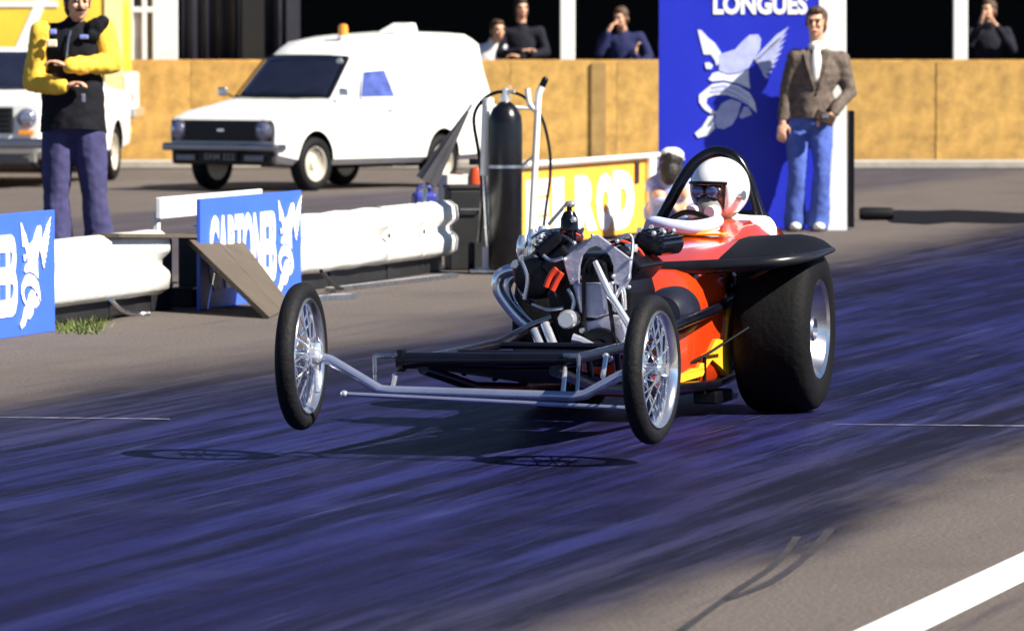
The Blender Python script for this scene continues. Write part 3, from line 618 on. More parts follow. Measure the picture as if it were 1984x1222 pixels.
# white saloon facing the camera at the left edge
c0 = P(-36, 185, 62.6); SAL = Frame(c0.x, 62.6, 8)
sal = empty('white_saloon', SAL.o, -SAL.a, 'white saloon car facing the camera at the left edge', 'car')
st = [(-.80, .76, .40, .80, .74, .84), (-.74, .80, .32, .86, .78, .895), (-.2, .84, .27, .90, .80, .925), (.55, .85, .27, .93, .80, .955), (.62, .85, .27, .93, .72, .98), (1.15, .85, .27, .93, .60, 1.36), (1.35, .85, .27, .93, .60, 1.40), (2.2, .85, .27, .93, .60, 1.40), (2.8, .85, .27, .93, .68, 1.02), (3.5, .82, .32, .90, .75, .94), (3.6, .78, .45, .86, .7, .88)]
me = MB().loft([body_ring(*s_) for s_ in st]).mesh('body'); me.materials.append(white_paint); ct = MB()
for yy in (0, 2.7):
    for sx in (-1, 1): ct.lathe([(.001, sx * .58), (.34, sx * .58), (.34, sx * 1.1), (.001, sx * 1.1)], 'x', (0, yy, .3), 28, False)
put('body', cut(me, ct, 'body', under), white_paint, sal, 32)
for yy in (0, 2.7):
    for sx in (-1, 1): road_wheel(sal, (sx * .74, yy, .3), .3, .17, sx, rimv)
g_ = MB().box((0, -.815, .68), (1.02, .03, .26)).build('grille', dark_box, sal, 0, .01)
for i in range(5): MB().box((0, -.834, .58 + i * .05), (.96, .01, .008)).build('grille_bar', black_metal, g_, 0)
for sx in (-1, 1):
    MB().lathe([(.001, -.03), (.06, -.025), (.085, 0), (.10, 0), (.10, .02), (.001, .02)], 'y', (sx * .645, -.82, .70), 24, False).build('headlight', MATS['headlamp'], sal, 30)
    MB().box((sx * .64, -.82, .555), (.16, .02, .05)).build('indicator_lamp', MATS['amber'], sal, 0, .006)
MB().box((0, -.86, .45), (1.72, .07, .10)).build('front_bumper', MATS['bumper_chrome'], sal, 0, .025, 3)
MB().box((0, -.72, .33), (1.45, .08, .16)).build('valance', M('valance_grey', (.16, .15, .15), .7), sal, 0, .02)
o = MB().add(*ws(.60, .98, .70, 1.12, 1.345, .585)).build('windscreen', glass, sal, 60); o.modifiers.new('s', 'SOLIDIFY').thickness = .02
for sx in (-1, 1): MB().tube([(sx * .715, .585, .985), (sx * .60, 1.11, 1.36)], .016, 6).build('pillar_trim', chrome, sal)
MB().tube([(-.5, .50, .98), (.1, .62, 1.03)], .007, 6).build('wiper', black_metal, sal)

# yellow van in profile behind
ylw = M('van_yellow', (.80, .50, .04), .4, var=.08, scale=3, coat=.2)
cream = M('van_cream', (.85, .72, .36), .4, var=.05)
nose = P(238, 250, 68.3); yv = empty('yellow_van', (nose.x, 69.2, 0), 0, 'big yellow van with white stripes parked by the wall behind the marshal', 'van')
def vring(x, w, zs, zt): 
    h = [(w * .9, zs), (w, zs + .1), (w, zt - .35), (w * .95, zt - .12), (w * .8, zt - .02), (w * .4, zt)]
    return [(x, -y, z) for y, z in h] + [(x, y, z) for y, z in reversed(h)]
me = MB().loft([vring(*s_) for s_ in [(-4.6, .82, .42, 2.45), (-4.5, .86, .40, 2.5), (-.5, .86, .40, 2.5), (-.22, .86, .40, 2.47), (-.08, .83, .40, 2.38), (0, .78, .42, 1.9)]]).mesh('body'); me.materials.append(ylw); ct = MB()
for xx in (-.45, -3.2):
    for sy in (-1, 1): ct.lathe([(.001, sy * .6), (.36, sy * .6), (.36, sy * 1.2), (.001, sy * 1.2)], 'y', (xx - .35, 0, .32), 28, False)
put('body', cut(me, ct, 'body', under), ylw, yv, 32)
MB().box((-.1, -.874, 1.5), (.20, .012, 1.6)).build('nose_panel', cream, yv, 0)
for xx in (-.8, -3.55):
    for sy in (-1, 1):
        hb = MB().lathe([(.001, sy * .80), (.07, sy * .81), (.1, sy * .78), (.19, sy * .79), (.2, sy * .65), (.001, sy * .65)], 'y', (xx, 0, .31), 24, False).build('wheel', rimv, yv, 30)
        MB().lathe([(.195, sy * .66), (.29, sy * .65), (.31, sy * .68), (.31, sy * .79), (.29, sy * .82), (.195, sy * .81)], 'y', (xx, 0, .31), 30).build('tyre', rubber, hb)
MB().box((.03, 0, .90), (.10, 1.66, .42)).build('nose_apron', white_paint, yv, 0, .04, 3)
MB().box((.085, 0, .66), (.10, 1.74, .11)).build('front_bumper', chrome, yv, 0, .03, 3)
MB().box((.07, -.62, .84), (.05, .16, .1)).build('headlight', MATS['headlamp'], yv, 0, .02)
MB().box((.02, -.80, .47), (.07, .08, .07)).build('indicator_lamp', MATS['amber'], yv, 0, .01)
mb = MB(); a_, b_2 = P(10, 135, 68.3), P(72, -5, 68.3); dx = .13
mb.prism([(a_.x - nose.x, a_.z), (a_.x + dx - nose.x, a_.z), (b_2.x + dx - nose.x, b_2.z), (b_2.x - nose.x, b_2.z)], -.87, -.862); mb.build('white_stripe', white_paint, yv, 0)
a_, b_2 = P(-200, 12, 68.3), P(112, 4, 68.3); MB().box(((a_.x + b_2.x) / 2 - nose.x, -.868, (a_.z + b_2.z) / 2), (b_2.x - a_.x, .012, .07)).build('white_stripe', white_paint, yv, 0)
a_ = P(33, 140, 68.3); MB().box((a_.x - nose.x, -.87, a_.z), (.34, .012, .09)).build('red_panel', M('red_paint', (.55, .05, .02), .5), yv, 0)
MB().tube([(-1.3, -.872, 1.15), (-.3, -.872, 1.42)], .006, 6).build('rope', black_metal, yv)

# ------------------------------------------------------------------ people
def hand(mb, wr, d, side, curl=.8, up=Vector((0, 0, 1)), s=1.0):
    d = Vector(d).normalized(); sd = d.cross(up); sd = sd.normalized() if sd.length > .01 else Vector((1, 0, 0)); nrm = sd.cross(d).normalized()
    wr = Vector(wr); pc = wr + d * .055 * s
    q = Matrix((sd, d, nrm)).transposed(); mb.ell(pc, (.040 * s, .055 * s, .017 * s), rot=q)
    for i, (o, L) in enumerate(((-.030, .068), (-.010, .078), (.011, .073), (.030, .058))):
        b0 = wr + d * .098 * s + sd * o * s; d1 = (d * math.cos(curl * .4) - nrm * math.sin(curl * .4)); d2 = (d * math.cos(curl) - nrm * math.sin(curl)); d3 = (d * math.cos(curl * 1.6) - nrm * math.sin(curl * 1.6))
        b1 = b0 + d1 * L * .42 * s; b2 = b1 + d2 * L * .33 * s; b3 = b2 + d3 * L * .25 * s
        mb.cap(b0, b1, .0095 * s, .009 * s, 8).cap(b1, b2, .009 * s, .0085 * s, 8).cap(b2, b3, .0085 * s, .0075 * s, 8)
    t0 = wr + d * .025 * s + sd * side * .03 * s; t1 = t0 + (d * .6 + sd * side * .7 - nrm * .2).normalized() * .04 * s; t2 = t1 + (d * .95 + sd * side * .1 - nrm * .35).normalized() * .035 * s
    mb.cap(t0, t1, .013 * s, .011 * s, 8).cap(t1, t2, .011 * s, .009 * s, 8)
def person(label, loc, rz, J, mats, voxel=.008, yaw=0, tilt=0, hair='short', flare=.085, group=None, gv=.013, curl=.9, hs=1.0, amp=.008, hem=None, bulk=1.0):
    J = {k: Vector(v) for k, v in J.items()}
    hd = J['head']; HM = Matrix.Translation(hd) @ Matrix.Rotation(R(yaw), 4, 'Z') @ Matrix.Rotation(R(tilt), 4, 'X') @ Matrix.Scale(hs, 4)
    b = MB()
    b.m = HM
    b.ell((0, .008, .025), (.076, .094, .098)).ell((0, -.022, -.045), (.058, .066, .068)).ell((0, -.058, -.088), (.026, .024, .022))
    b.cap((0, -.088, .015), (0, -.108, -.022), .009, .014, 8); b.ell((0, -.082, .028), (.052, .018, .012)).ell((0, -.086, -.062), (.024, .012, .010)); b.ell((.035, -.07, -.02), (.022, .02, .022)).ell((-.035, -.07, -.02), (.022, .02, .022))
    for s in (-1, 1): b.ell((s * .078, .008, -.008), (.012, .02, .032))
    b.m = Matrix()
    b.cap(hd + Vector((0, .02, -.07)), J['neck'], .054, .060); b.cap(J['neck'], J['chest'], .065, .10)
    b.ell(J['chest'], (.155, .10, .17)).ell(J['belly'], (.14, .10, .16)).ell(J['pelvis'], (.15, .105, .11)); b.cap(J['chest'], J['belly'], .10).cap(J['belly'], J['pelvis'], .105)
    for s in 'LR':
        b.cap(J['chest'] + Vector((0, 0, .08)), J['sh' + s], .07, .055).cap(J['sh' + s], J['el' + s], .047, .038).cap(J['el' + s], J['wr' + s], .038, .027)
        b.cap(J['hip' + s], J['kn' + s], .08, .055).cap(J['kn' + s], J['an' + s], .055, .038).cap(J['pelvis'], J['hip' + s], .09, .08)
        ft = J['an' + s] + Vector((0, -.02, -.045)); b.cap(ft, ft + Vector((0, -.13, -.012)), .032, .028)
        d = J['wr' + s] - J['el' + s]; hv = J.get('hd' + s, d); hand(b, J['wr' + s], hv, -1 if s == 'L' else 1, curl)
    me = remeshed(b, 'person', voxel, 2)
    root = put('person', me, mats.get('skin', skin), None, 80); root.location = loc; root.rotation_euler = (0, 0, rz); tag(root, label, 'person', group)
    # top
    t = MB(); t.ell(J['chest'], (.182 * bulk, .128, .20)).ell(J['belly'], (.168 * bulk, .125, .18)).cap(J['chest'], J['belly'], .13).cap(J['belly'], J['pelvis'] + Vector((0, 0, -.02)), .14, .148); t.ell(J['pelvis'], (.178, .13, .12))
    for s in 'LR': t.cap(J['chest'] + Vector((0, 0, .09)), J['sh' + s], .095, .076)
    t.cap(J['neck'], J['chest'], .07, .13)
    if hem is not None:
        bt_, pv = J['belly'], J['pelvis']; rings = []
        for i in range(6):
            f = i / 5; c = bt_.lerp(Vector((pv.x, pv.y, hem - .05)), f); rx, ry = (.165 + .022 * f) * bulk, (.125 + .014 * f) * bulk
            rings.append([(c.x + rx * math.cos(a * math.pi / 12), c.y + ry * math.sin(a * math.pi / 12), c.z) for a in range(24)])
        t.loft(rings)
    def sleeve(mb, s, e=.92):
        mb.cap(J['sh' + s], J['el' + s], .074 * bulk, .060 * bulk).cap(J['el' + s], J['el' + s].lerp(J['wr' + s], e), .060 * bulk, .046 * bulk)
    if not mats.get('sleeves'):
        for s in 'LR': sleeve(t, s)
    else:
        for s in 'LR': q = MB(); sleeve(q, s); put('sleeve', remeshed(q, 'sleeve', gv, 3, amp, 13), mats['sleeves'], root, 80)
    me = remeshed(t, 'jacket', gv, 4, amp, 9)
    if hem is not None:
        bm = bmesh.new(); bm.from_mesh(me); bmesh.ops.bisect_plane(bm, geom=bm.verts[:] + bm.edges[:] + bm.faces[:], plane_co=(0, 0, hem), plane_no=(0, .15, 1), clear_inner=True); bm.to_mesh(me); bm.free()
    put('jacket', me, mats['top'], root, 80)
    # trousers
    q = MB(); q.ell(J['pelvis'], (.172, .124, .125))
    for s in 'LR':
        an = J['an' + s] + Vector((0, .0, -.03)); q.cap(J['pelvis'], J['hip' + s], .11, .10).cap(J['hip' + s], J['kn' + s], .098 * bulk, .070 * bulk).cap(J['kn' + s], an, .070 * bulk, flare)
    put('trousers', remeshed(q, 'trousers', gv, 3, amp * .8, 10), mats['trousers'], root, 80)
    for s in 'LR':
        sh = MB(); c = J['an' + s]; z = c.z - .062; sh.ell((c.x, c.y + .01, z + .02), (.045, .06, .045)).ell((c.x, c.y - .10, z + .008), (.048, .11, .034)).ell((c.x, c.y - .05, z - .01), (.044, .14, .018)); put('shoe', remeshed(sh, 'shoe', .008, 2), mats['shoes'], root, 80)
    # face details
    for s in (-1, 1):
        e = MB(); e.m = HM; e.ell((s * .031, -.083, .008), (.013, .010, .008), 10, 6); e.build('eye', eye_dark, root); e = MB(); e.m = HM; e.cap((s * .014, -.096, .028), (s * .05, -.084, .03), .006, .005, 6); e.build('eyebrow', mats.get('hair', hair_dark), root)
    e = MB(); e.m = HM; e.cap((-.02, -.096, -.061), (.02, -.096, -.061), .005, .005, 6); e.build('mouth', lip, root)
    if mats.get('moustache'):
        e = MB(); e.m = HM; e.cap((0, -.106, -.042), (-.03, -.092, -.05), .009, .006, 6).cap((0, -.106, -.042), (.03, -.092, -.05), .009, .006, 6); e.build('moustache', mats['hair'], root)
    if hair:
        h = MB(); h.m = HM; h.ell((0, .022, .042), (.086, .098, .094)).ell((0, -.045, .092), (.06, .045, .034)); h.ell((0, .055, -.03 if hair == 'short' else -.05), (.075, .062, .075 if hair == 'short' else .11))
        for s in (-1, 1): h.ell((s * .074, .005, .01 if hair == 'short' else -.02), (.014, .03, .05 if hair == 'short' else .08))
        me = remeshed(h, 'hair', .008, 2, .006, 30); put('hair', me, mats.get('hair', hair_dark), root, 80)
    return root, HM
def stand_J(z=1.0, **k):
    J = dict(head=(0, -.03, 1.64), neck=(0, .0, 1.47), chest=(0, 0, 1.27), belly=(0, 0, 1.08), pelvis=(0, 0, .95), shL=(-.19, 0, 1.40), shR=(.19, 0, 1.40), elL=(-.25, .03, 1.12), elR=(.25, .03, 1.12), wrL=(-.23, -.08, .88), wrR=(.23, -.08, .88),
             hipL=(-.09, 0, .90), hipR=(.09, 0, .90), knL=(-.11, -.02, .49), knR=(.11, -.02, .49), anL=(-.12, .03, .09), anR=(.12, .03, .09))
    J.update(k); return {a: tuple(c * z for c in b) for a, b in J.items()}
def fabric(n, c, var=.25, sc=9): return M(n, c, .85, var=var, scale=sc, bump=.25, bscale=18, spec=.2)
white_shoe = M('white_shoe', (.75, .74, .68), .6); dark_shoe = M('dark_shoe', (.02, .015, .012), .5)
# man in tweed jacket by the board
gm2 = G(1556, 448); ppm = F / gm2.y
def mj(u, v, y=0): return ((u - 1556) / ppm, y, (447 - v) / ppm)
J = dict(head=mj(1580, 44, -.05), neck=mj(1582, 92), chest=mj(1582, 142), belly=mj(1576, 190), pelvis=mj(1568, 226), shL=mj(1540, 112, -.03), shR=mj(1626, 116, .02), elL=mj(1522, 184, .02), elR=mj(1646, 178, .02), wrL=mj(1515, 236, -.05), wrR=mj(1610, 219, -.17),
         hdL=(-.1, -.3, -1), hdR=(-.9, -.2, -.35), hipL=mj(1546, 238), hipR=mj(1591, 238), knL=mj(1543, 338, -.05), knR=mj(1592, 334, -.06), anL=mj(1540, 424, .02), anR=mj(1586, 424, .0))
tweed = fabric('tweed_jacket', (.115, .09, .075), .5, 22); denim = fabric('denim_blue', (.07, .115, .40), .35, 8)
man, HM = person('man in brown tweed jacket and blue jeans standing before the tall blue board', (gm2.x, gm2.y, 0), 0, J, dict(top=tweed, trousers=denim, shoes=white_shoe, hair=hair_brown), .007, yaw=-14, flare=.085, hem=mj(0, 232)[2], amp=.013)
sh = MB(); cc = Vector(J['chest']); 
sh.ell(cc + Vector((-.012, -.09, .05)), (.050, .052, .15)).ell(Vector(J['neck']) + Vector((0, -.03, .012)), (.075, .07, .05)); put('shirt', remeshed(sh, 'shirt', .01, 2), fabric('white_shirt', (.78, .77, .74), .05), man, 80)
for s in (-1, 1):
    l = MB(); l.m = Matrix.Translation(cc + Vector((-.01, -.135, 0))); l.add([(s * .015, 0, -.13), (s * .075, .005, .06), (s * .10, .035, .16), (s * .055, .05, .19), (s * .03, .02, .08)], [(0, 1, 2, 3, 4)]); ob = l.build('lapel', tweed, man, 0); ob.modifiers.new('s', 'SOLIDIFY').thickness = .012
bt = MB(); bt.ell(cc + Vector((-.012, -.135, -.16)), (.011, .006, .011), 10, 6); bt.build('button', black_metal, man)
o = MB(); hp = Vector(J['wrR']) + Vector((-.06, -.05, -.03)); o.box((0, 0, 0), (.16, .06, .09), Matrix.Rotation(R(25), 3, 'Y')); bag = o.build('camera_case', M('brown_leather', (.06, .03, .018), .45, var=.3), None, 0, .015, 3); bag.location = Vector((gm2.x, gm2.y, 0)) + hp; tag(bag, 'small brown leather case held at the waist by the tweed jacket man', 'case')
MB().box((0, -.034, .012), (.05, .008, .03)).build('clasp', steel, bag, 0, .003)
# marshal in black and yellow jacket
ym = 41.6; pm_ = F / ym; gv0 = HOR + CH * pm_
def mm(u, v, y=0): return ((u - 145) / pm_, y, (gv0 - v) / pm_)
J = dict(head=mm(152, 6, -.04), neck=mm(146, 46), chest=mm(142, 98), belly=mm(140, 165), pelvis=mm(142, 228), shL=mm(84, 66), shR=mm(200, 62), elL=mm(66, 158, -.04), elR=mm(218, 124, -.02), wrL=mm(128, 168, -.20), wrR=mm(136, 128, -.22), hdL=(1, -.1, .3), hdR=(-1, -.1, .35),
         hipL=mm(114, 262), hipR=mm(172, 262), knL=mm(108, 380, -.02), knR=mm(184, 384, -.02), anL=mm(112, gv0 - 26), anR=mm(196, gv0 - 26))
blk = fabric('black_jacket', (.006, .006, .010), .5); yel = fabric('yellow_sleeve', (.80, .50, .06), .15); pur = fabric('grey_blue_trousers', (.050, .048, .125), .3)
mar, HM = person('marshal with folded arms in black jacket with yellow sleeves and grey-blue trousers', (P(145, 300, ym).x, ym, 0), 0, J, dict(top=blk, sleeves=yel, trousers=pur, shoes=dark_shoe, hair=hair_dark, moustache=1), .008, yaw=18, flare=.115, hs=1.05, hem=mm(0, 256)[2], bulk=1.24, amp=.012)
for u, v, w_, h_, mt in ((106, 62, .05, .035, 'patch_blue'), (104, 84, .07, .05, 'patch_white'), (166, 72, .06, .03, 'patch_blue'), (164, 190, .03, .06, 'patch_grey')):
    c = mm(u, v, -.135); MB().box(c, (w_, .03, h_)).build('badge', M(mt, {'patch_blue': (.2, .25, .6), 'patch_white': (.7, .66, .5), 'patch_grey': (.12, .12, .2)}[mt], .6), mar, 0, .008)
z = MB().tube([mm(140, 60, -.125), mm(136, 80, -.142), mm(132, 115, -.135)], .006, 6); z.build('zip', steel, mar)
gl = MB(); c = Vector(mm(188, 52, -.07)); gl.ell(c, (.07, .05, .06)).ell(c + Vector((.05, 0, .03)), (.045, .04, .045)).ell(c + Vector((-.02, -.02, -.06)), (.05, .04, .05)); put('shoulder_pad', remeshed(gl, 'pad', .012, 2, .01, 20), blk, mar, 80)
# spectators behind the wall
def spect(label, u, vtop, mats, yaw=0, tilt=0, Y=72.6, rz=0, z=None, **k):
    top = P(u, vtop, Y).z; s = (z or top / 1.77); J = stand_J(s, **k)
    return person(label, (P(u, 60, Y).x, Y, 0), rz, J, mats, .013, yaw, tilt, gv=.018, group=None, hair=mats.get('style', 'short'))[0]
wsh = fabric('spectator_white', (.75, .75, .78), .1); nav = fabric('spectator_navy', (.016, .020, .075), .3); bk2 = fabric('spectator_black', (.010, .010, .018), .4); tr2 = fabric('spectator_grey', (.14, .13, .15), .3)
spect('spectator in white shirt bending over just behind the van rear', 948, 20, dict(top=wsh, trousers=tr2, shoes=dark_shoe, hair=hair_brown), yaw=25, z=.97, head=(.10, -.12, 1.62), neck=(.05, -.05, 1.48), shL=(-.17, -.03, 1.38), shR=(.2, .0, 1.42), wrL=(-.3, -.25, 1.1), elL=(-.3, -.05, 1.15))
spect('spectator in dark jacket with folded arms beside the white-shirted spectator', 1010, -6, dict(top=bk2, trousers=tr2, shoes=dark_shoe, hair=hair_dark, style='long'), yaw=15, elL=(-.25, -.05, 1.16), wrL=(.02, -.24, 1.20), elR=(.26, -.05, 1.18), wrR=(-.02, -.24, 1.14), hdL=(1, 0, .2), hdR=(-1, 0, .2))
spect('spectator in navy jacket with raised hand right of the white stand post', 1206, 8, dict(top=nav, trousers=bk2, shoes=dark_shoe, hair=hair_brown), yaw=-30, tilt=10, head=(-.02, -.10, 1.62), elL=(-.26, -.16, 1.22), wrL=(-.16, -.22, 1.46), hdL=(.4, .3, .8), elR=(.3, -.05, 1.18), wrR=(.1, -.26, 1.05))
spect('spectator mostly hidden behind the left edge of the tall blue board', 1288, 62, dict(top=nav, trousers=bk2, shoes=dark_shoe, hair=hair_dark), yaw=-20, z=.86, elL=(-.33, -.1, 1.3), wrL=(-.40, -.2, 1.5), hdL=(.1, 0, 1))
cam_man = spect('spectator raising a camera beside the right-hand white stand post', 1915, -4, dict(top=bk2, trousers=bk2, shoes=dark_shoe, hair=hair_brown), yaw=-35, elL=(-.22, -.22, 1.28), wrL=(-.10, -.28, 1.50), elR=(.25, -.16, 1.22), wrR=(.06, -.28, 1.48), hdL=(.2, .1, 1), hdR=(-.5, 0, .8))
c = Vector(cam_man.location) + Vector((-.05, -.30, 1.63)); o = MB().box((0, 0, 0), (.14, .05, .09)).build('photo_camera', black_gloss, None, 0, .008); o.location = c; tag(o, 'black camera held up to the face of the right-hand spectator', 'camera')
MB().lathe([(.001, -.10), (.028, -.10), (.034, -.09), (.034, -.02), (.001, -.02)], 'y', n=20, closed=False).build('lens', black_metal, o)
# crew member crouching behind the dragster
gcw = 46.6; cx_ = P(1297, 300, gcw).x
J = dict(head=(.0, -.12, .565), neck=(.0, -.02, .45), chest=(0, .06, .36), belly=(0, .12, .26), pelvis=(0, .16, .20), shL=(-.11, .02, .41), shR=(.11, .02, .41), elL=(-.13, -.12, .30), elR=(.14, -.12, .30), wrL=(-.06, -.26, .28), wrR=(.08, -.26, .28), hipL=(-.08, .14, .20), hipR=(.08, .14, .20), knL=(-.10, -.14, .34), knR=(.10, -.14, .34), anL=(-.09, .0, .09), anR=(.09, .02, .09))
cp_ = fabric('crew_pale_blue', (.34, .40, .70), .2)
crew, HM = person('crew member in pale blue and white cap crouching behind the driver', (cx_, gcw, 0), R(8), J, dict(top=cp_, trousers=cp_, shoes=white_shoe, hair=hair_dark), .012, yaw=150, tilt=8, hair='long', gv=.013, bulk=.72)
m = MB(); m.m = HM; m.ell((0, .01, .075), (.092, .105, .060)).ell((0, -.09, .055), (.07, .075, .012)); put('cap', remeshed(m, 'cap', .008, 2), white_paint, crew, 80)

# ------------------------------------------------------------------ slingshot dragster
CAR = Frame(.675, 25.66, TRK); T = CAR.T
car = empty('dragster', CAR.o, -CAR.a, 'orange slingshot dragster launching with both thin front wheels off the ground', 'dragster')
FY = -3.18
def B(name, mb, mat, parent=None, smooth=40, bevel=0): return mb.build(name, mat, parent or car, smooth, bevel)
# front wheels
def front_wheel(c, toe):
    r = .272; q = Matrix.Translation(c) @ Matrix.Rotation(R(toe), 4, 'Z')
    m = MB(); m.m = q; m.lathe([(.001, -.055), (.022, -.055), (.024, -.04), (.05, -.036), (.05, -.028), (.024, -.024), (.024, .024), (.05, .028), (.05, .036), (.024, .04), (.022, .06), (.001, .06)], 'x', n=24, closed=False); hub = B('front_wheel', m, wheel_chrome)
    m = MB(); m.m = q; prof = []
    for i in range(14):
        a = -2.35 + 4.7 * i / 13; prof.append((r - .034 + .034 * math.cos(a), .036 * math.sin(a)))
    prof += [(r - .066, .022), (r - .066, -.022)]
    m.lathe(prof, 'x', n=56); B('tyre', m, rubber, hub, 60)
    m = MB(); m.m = q; m.lathe([(r - .058, -.030), (r - .062, -.034), (r - .070, -.030), (r - .078, -.012), (r - .082, 0), (r - .078, .012), (r - .070, .030), (r - .062, .034), (r - .058, .030), (r - .066, 0)], 'x', n=56); B('rim', m, wheel_chrome, hub, 60)
    m = MB(); m.m = q
    for i in range(36):
        a = 2 * math.pi * i / 36; b = a + (.5 if i % 4 < 2 else -.5); sx = .032 if i % 2 else -.032
        m.tube([(sx, .046 * math.cos(b), .046 * math.sin(b)), (0, (r - .078) * math.cos(a), (r - .078) * math.sin(a))], .0032, 5)
    B('spokes', m, wheel_chrome, hub)
    return hub
wl, wr_ = T(584, 690, FY), T(1263, 716, FY)
front_wheel(wl, 1.5); front_wheel(wr_, -4)
# axle
ax = [wl + Vector((.06, 0, .0)), T(640, 697, FY), T(735, 754, FY), T(760, 757, FY), T(1110, 768, FY), T(1135, 764, FY), T(1200, 728, FY), wr_ - Vector((.06, 0, 0))]
B('front_axle', MB().tube(ax, .019, 14), M('axle_silver', (.42, .46, .64), .25, .75), smooth=50)
for c, s in ((wl, 1), (wr_, -1)):
    m = MB(); m.lathe([(.001, -.05), (.018, -.05), (.024, 0), (.018, .05), (.001, .05)], 'z', c + Vector((s * .055, 0, 0)), 14, False); k_ = B('kingpin', m, chrome); m = MB(); m.tube([c + Vector((s * .055, 0, -.02)), c + Vector((s * .07, -.03, -.13))], .010, 8); B('steering_arm', m, chrome, k_)
    m = MB().ell(c + Vector((s * .05, -.02, .0)), (.035, .03, .035)); B('spindle', m, chrome, k_)
B('tie_rod', MB().tube([T(665, 763, FY - .05), T(1225, 791, FY - .05)], .0085, 8), MATS['axle_silver'])
B('tie_rod_end', MB().ell(T(667, 763, FY - .05), .014), chrome)
# torsion bar tube and levers
ty = -2.98
B('torsion_tube', MB().tube([T(776, 698, ty), T(1120, 697, ty)], [.031, .026], 16), black_gloss)
B('torsion_cap', MB().lathe([(.001, -.012), (.042, -.012), (.042, .012), (.001, .012)], 'x', T(778, 698, ty), 20, False), black_metal)
for u0, u1, ub in ((770, 726, 727), (1092, 1122, 1118)):
    B('torsion_lever', MB().tube([T(u0, 689, ty - .03), T(u1, 689, ty - .03)], .010, 8), steel)
    B('drop_link', MB().tube([T(u1, 690, ty - .03), T(ub, 753 if ub < 1000 else 765, FY + .02)], .007, 8), steel)
for u, v0, v1 in ((760, 728, 756), (1090, 705, 765), (1168, 690, 730)): B('shock_stay', MB().tube([T(u + 6, v0, ty), T(u, v1, FY + .02)], .009, 8), chrome); B('stay_bolt', MB().ell(T(u + 6, v0, ty), .013), chrome)
# chassis rails
for s in (-1, 1):
    B('chassis_rail', MB().tube([(s * .27, -3.0, .355), (s * .26, -1.9, .36), (s * .28, -1.3, .40), (s * .28, -.5, .44), (s * .26, .9, .52)], .021, 12), black_gloss)
    B('chassis_rail', MB().tube([(s * .25, -3.0, .325), (s * .24, -2.3, .22), (s * .25, -1.5, .17), (s * .25, -.4, .13), (s * .24, .9, .18)], .021, 12), black_gloss)
    for yy in (-2.55, -2.1, -1.6): t_ = (yy + 3) / 1.5; B('frame_upright', MB().tube([(s * .265, yy, .357), (s * .245, yy + .12, .325 - .155 * t_ if t_ < 1 else .17)], .013, 8), black_gloss)
B('nose_belly_pan', MB().add([(-.26, -2.98, .335), (.26, -2.98, .335), (.25, -1.5, .20), (-.25, -1.5, .20)], [(0, 1, 2, 3)]).add([(-.26, -2.98, .328), (.26, -2.98, .328), (.25, -1.5, .19), (-.25, -1.5, .19)], [(3, 2, 1, 0)]), black_metal, smooth=0)
for yy in (-2.5, -1.9): B('cross_member', MB().tube([(-.26, yy, .358), (.26, yy, .358)], .014, 8), black_gloss)
B('fuel_tray', MB().box((.02, -1.72, .335), (.42, .34, .02)), alu, smooth=0, bevel=.006)
# ---- engine
EY = -1.40
def e(u, v, y=EY): p = T(u, v, y); return (p.x, p.z)
m = MB(); m.prism([(-.12, .28), (-.19, .46), (-.20, .54), (-.14, .63), (0, .62), (.12, .63), (.145, .54), (.14, .46), (.12, .28)], -1.36, -.95); eng = B('engine_block', m, black_metal, smooth=0, bevel=.012)
arch = [e(1122, 548), e(1124, 515), e(1130, 495), e(1142, 482), e(1156, 477), e(1170, 482), e(1182, 496), e(1189, 515), e(1190, 548)]
outer = [e(1212, 560), e(1222, 540), e(1222, 501), e(1160, 455), e(1150, 456), e(1092, 501), e(1102, 540), e(1106, 552)]
m = MB(); m.prism([e(1106, 552)] + arch + outer[:-1], EY - .012, EY + .012); B('motor_plate', m, alu, eng, 0, .003)
m = MB(); m.prism([e(1112, 549), e(1188, 546), e(1192, 590), e(1180, 608), e(1160, 616), e(1140, 614), e(1126, 604)], EY - .03, EY + .05); B('timing_cover', m, alu, eng, 0, .008)
m = MB(); m.prism([e(1128, 622), e(1146, 621), e(1186, 610), e(1206, 612), e(1216, 650), e(1208, 672), e(1196, 655), e(1176, 642), e(1150, 640), e(1134, 648)], EY - .02, EY + .05); B('lower_cover', m, alu, eng, 0, .006)
cp = T(1166, 672, EY); B('crank_pulley', MB().lathe([(.001, -.06), (.03, -.06), (.035, -.03), (.075, -.03), (.078, -.02), (.06, -.01), (.078, .0), (.075, .02), (.001, .02)], 'y', (cp.x, EY - .02, cp.z), 28, False), black_gloss, eng)
for u, v in ((1113, 471), (1196, 467), (1148, 456), (1222, 501), (1094, 502), (1106, 543), (1219, 556), (1128, 538), (1186, 549), (1188, 535), (1134, 641), (1210, 660), (1203, 668)): B('bolt', MB().ell(T(u, v, EY - .02), .0085, 10, 6), chrome, eng)
pl = [T(1153, 507, EY - .06), T(1182, 572, EY - .10), T(1188, 580, EY - .10), T(1222, 634, EY - .08)]
B('coolant_pipe', MB().tube(pl, [.011, .017, .015, .015], 12), chrome, eng)
B('coolant_pipe', MB().curve([T(1190, 580, EY - .06), T(1206, 558, EY - .06), T(1210, 600, EY - .05)], .010, 10), chrome, eng)
B('distributor_hole_shaft', MB().lathe([(.001, -.02), (.03, -.02), (.03, .06), (.001, .06)], 'y', (T(1150, 520, EY).x, EY + .04, T(1150, 520, EY).z), 20, False), black_gloss, eng)
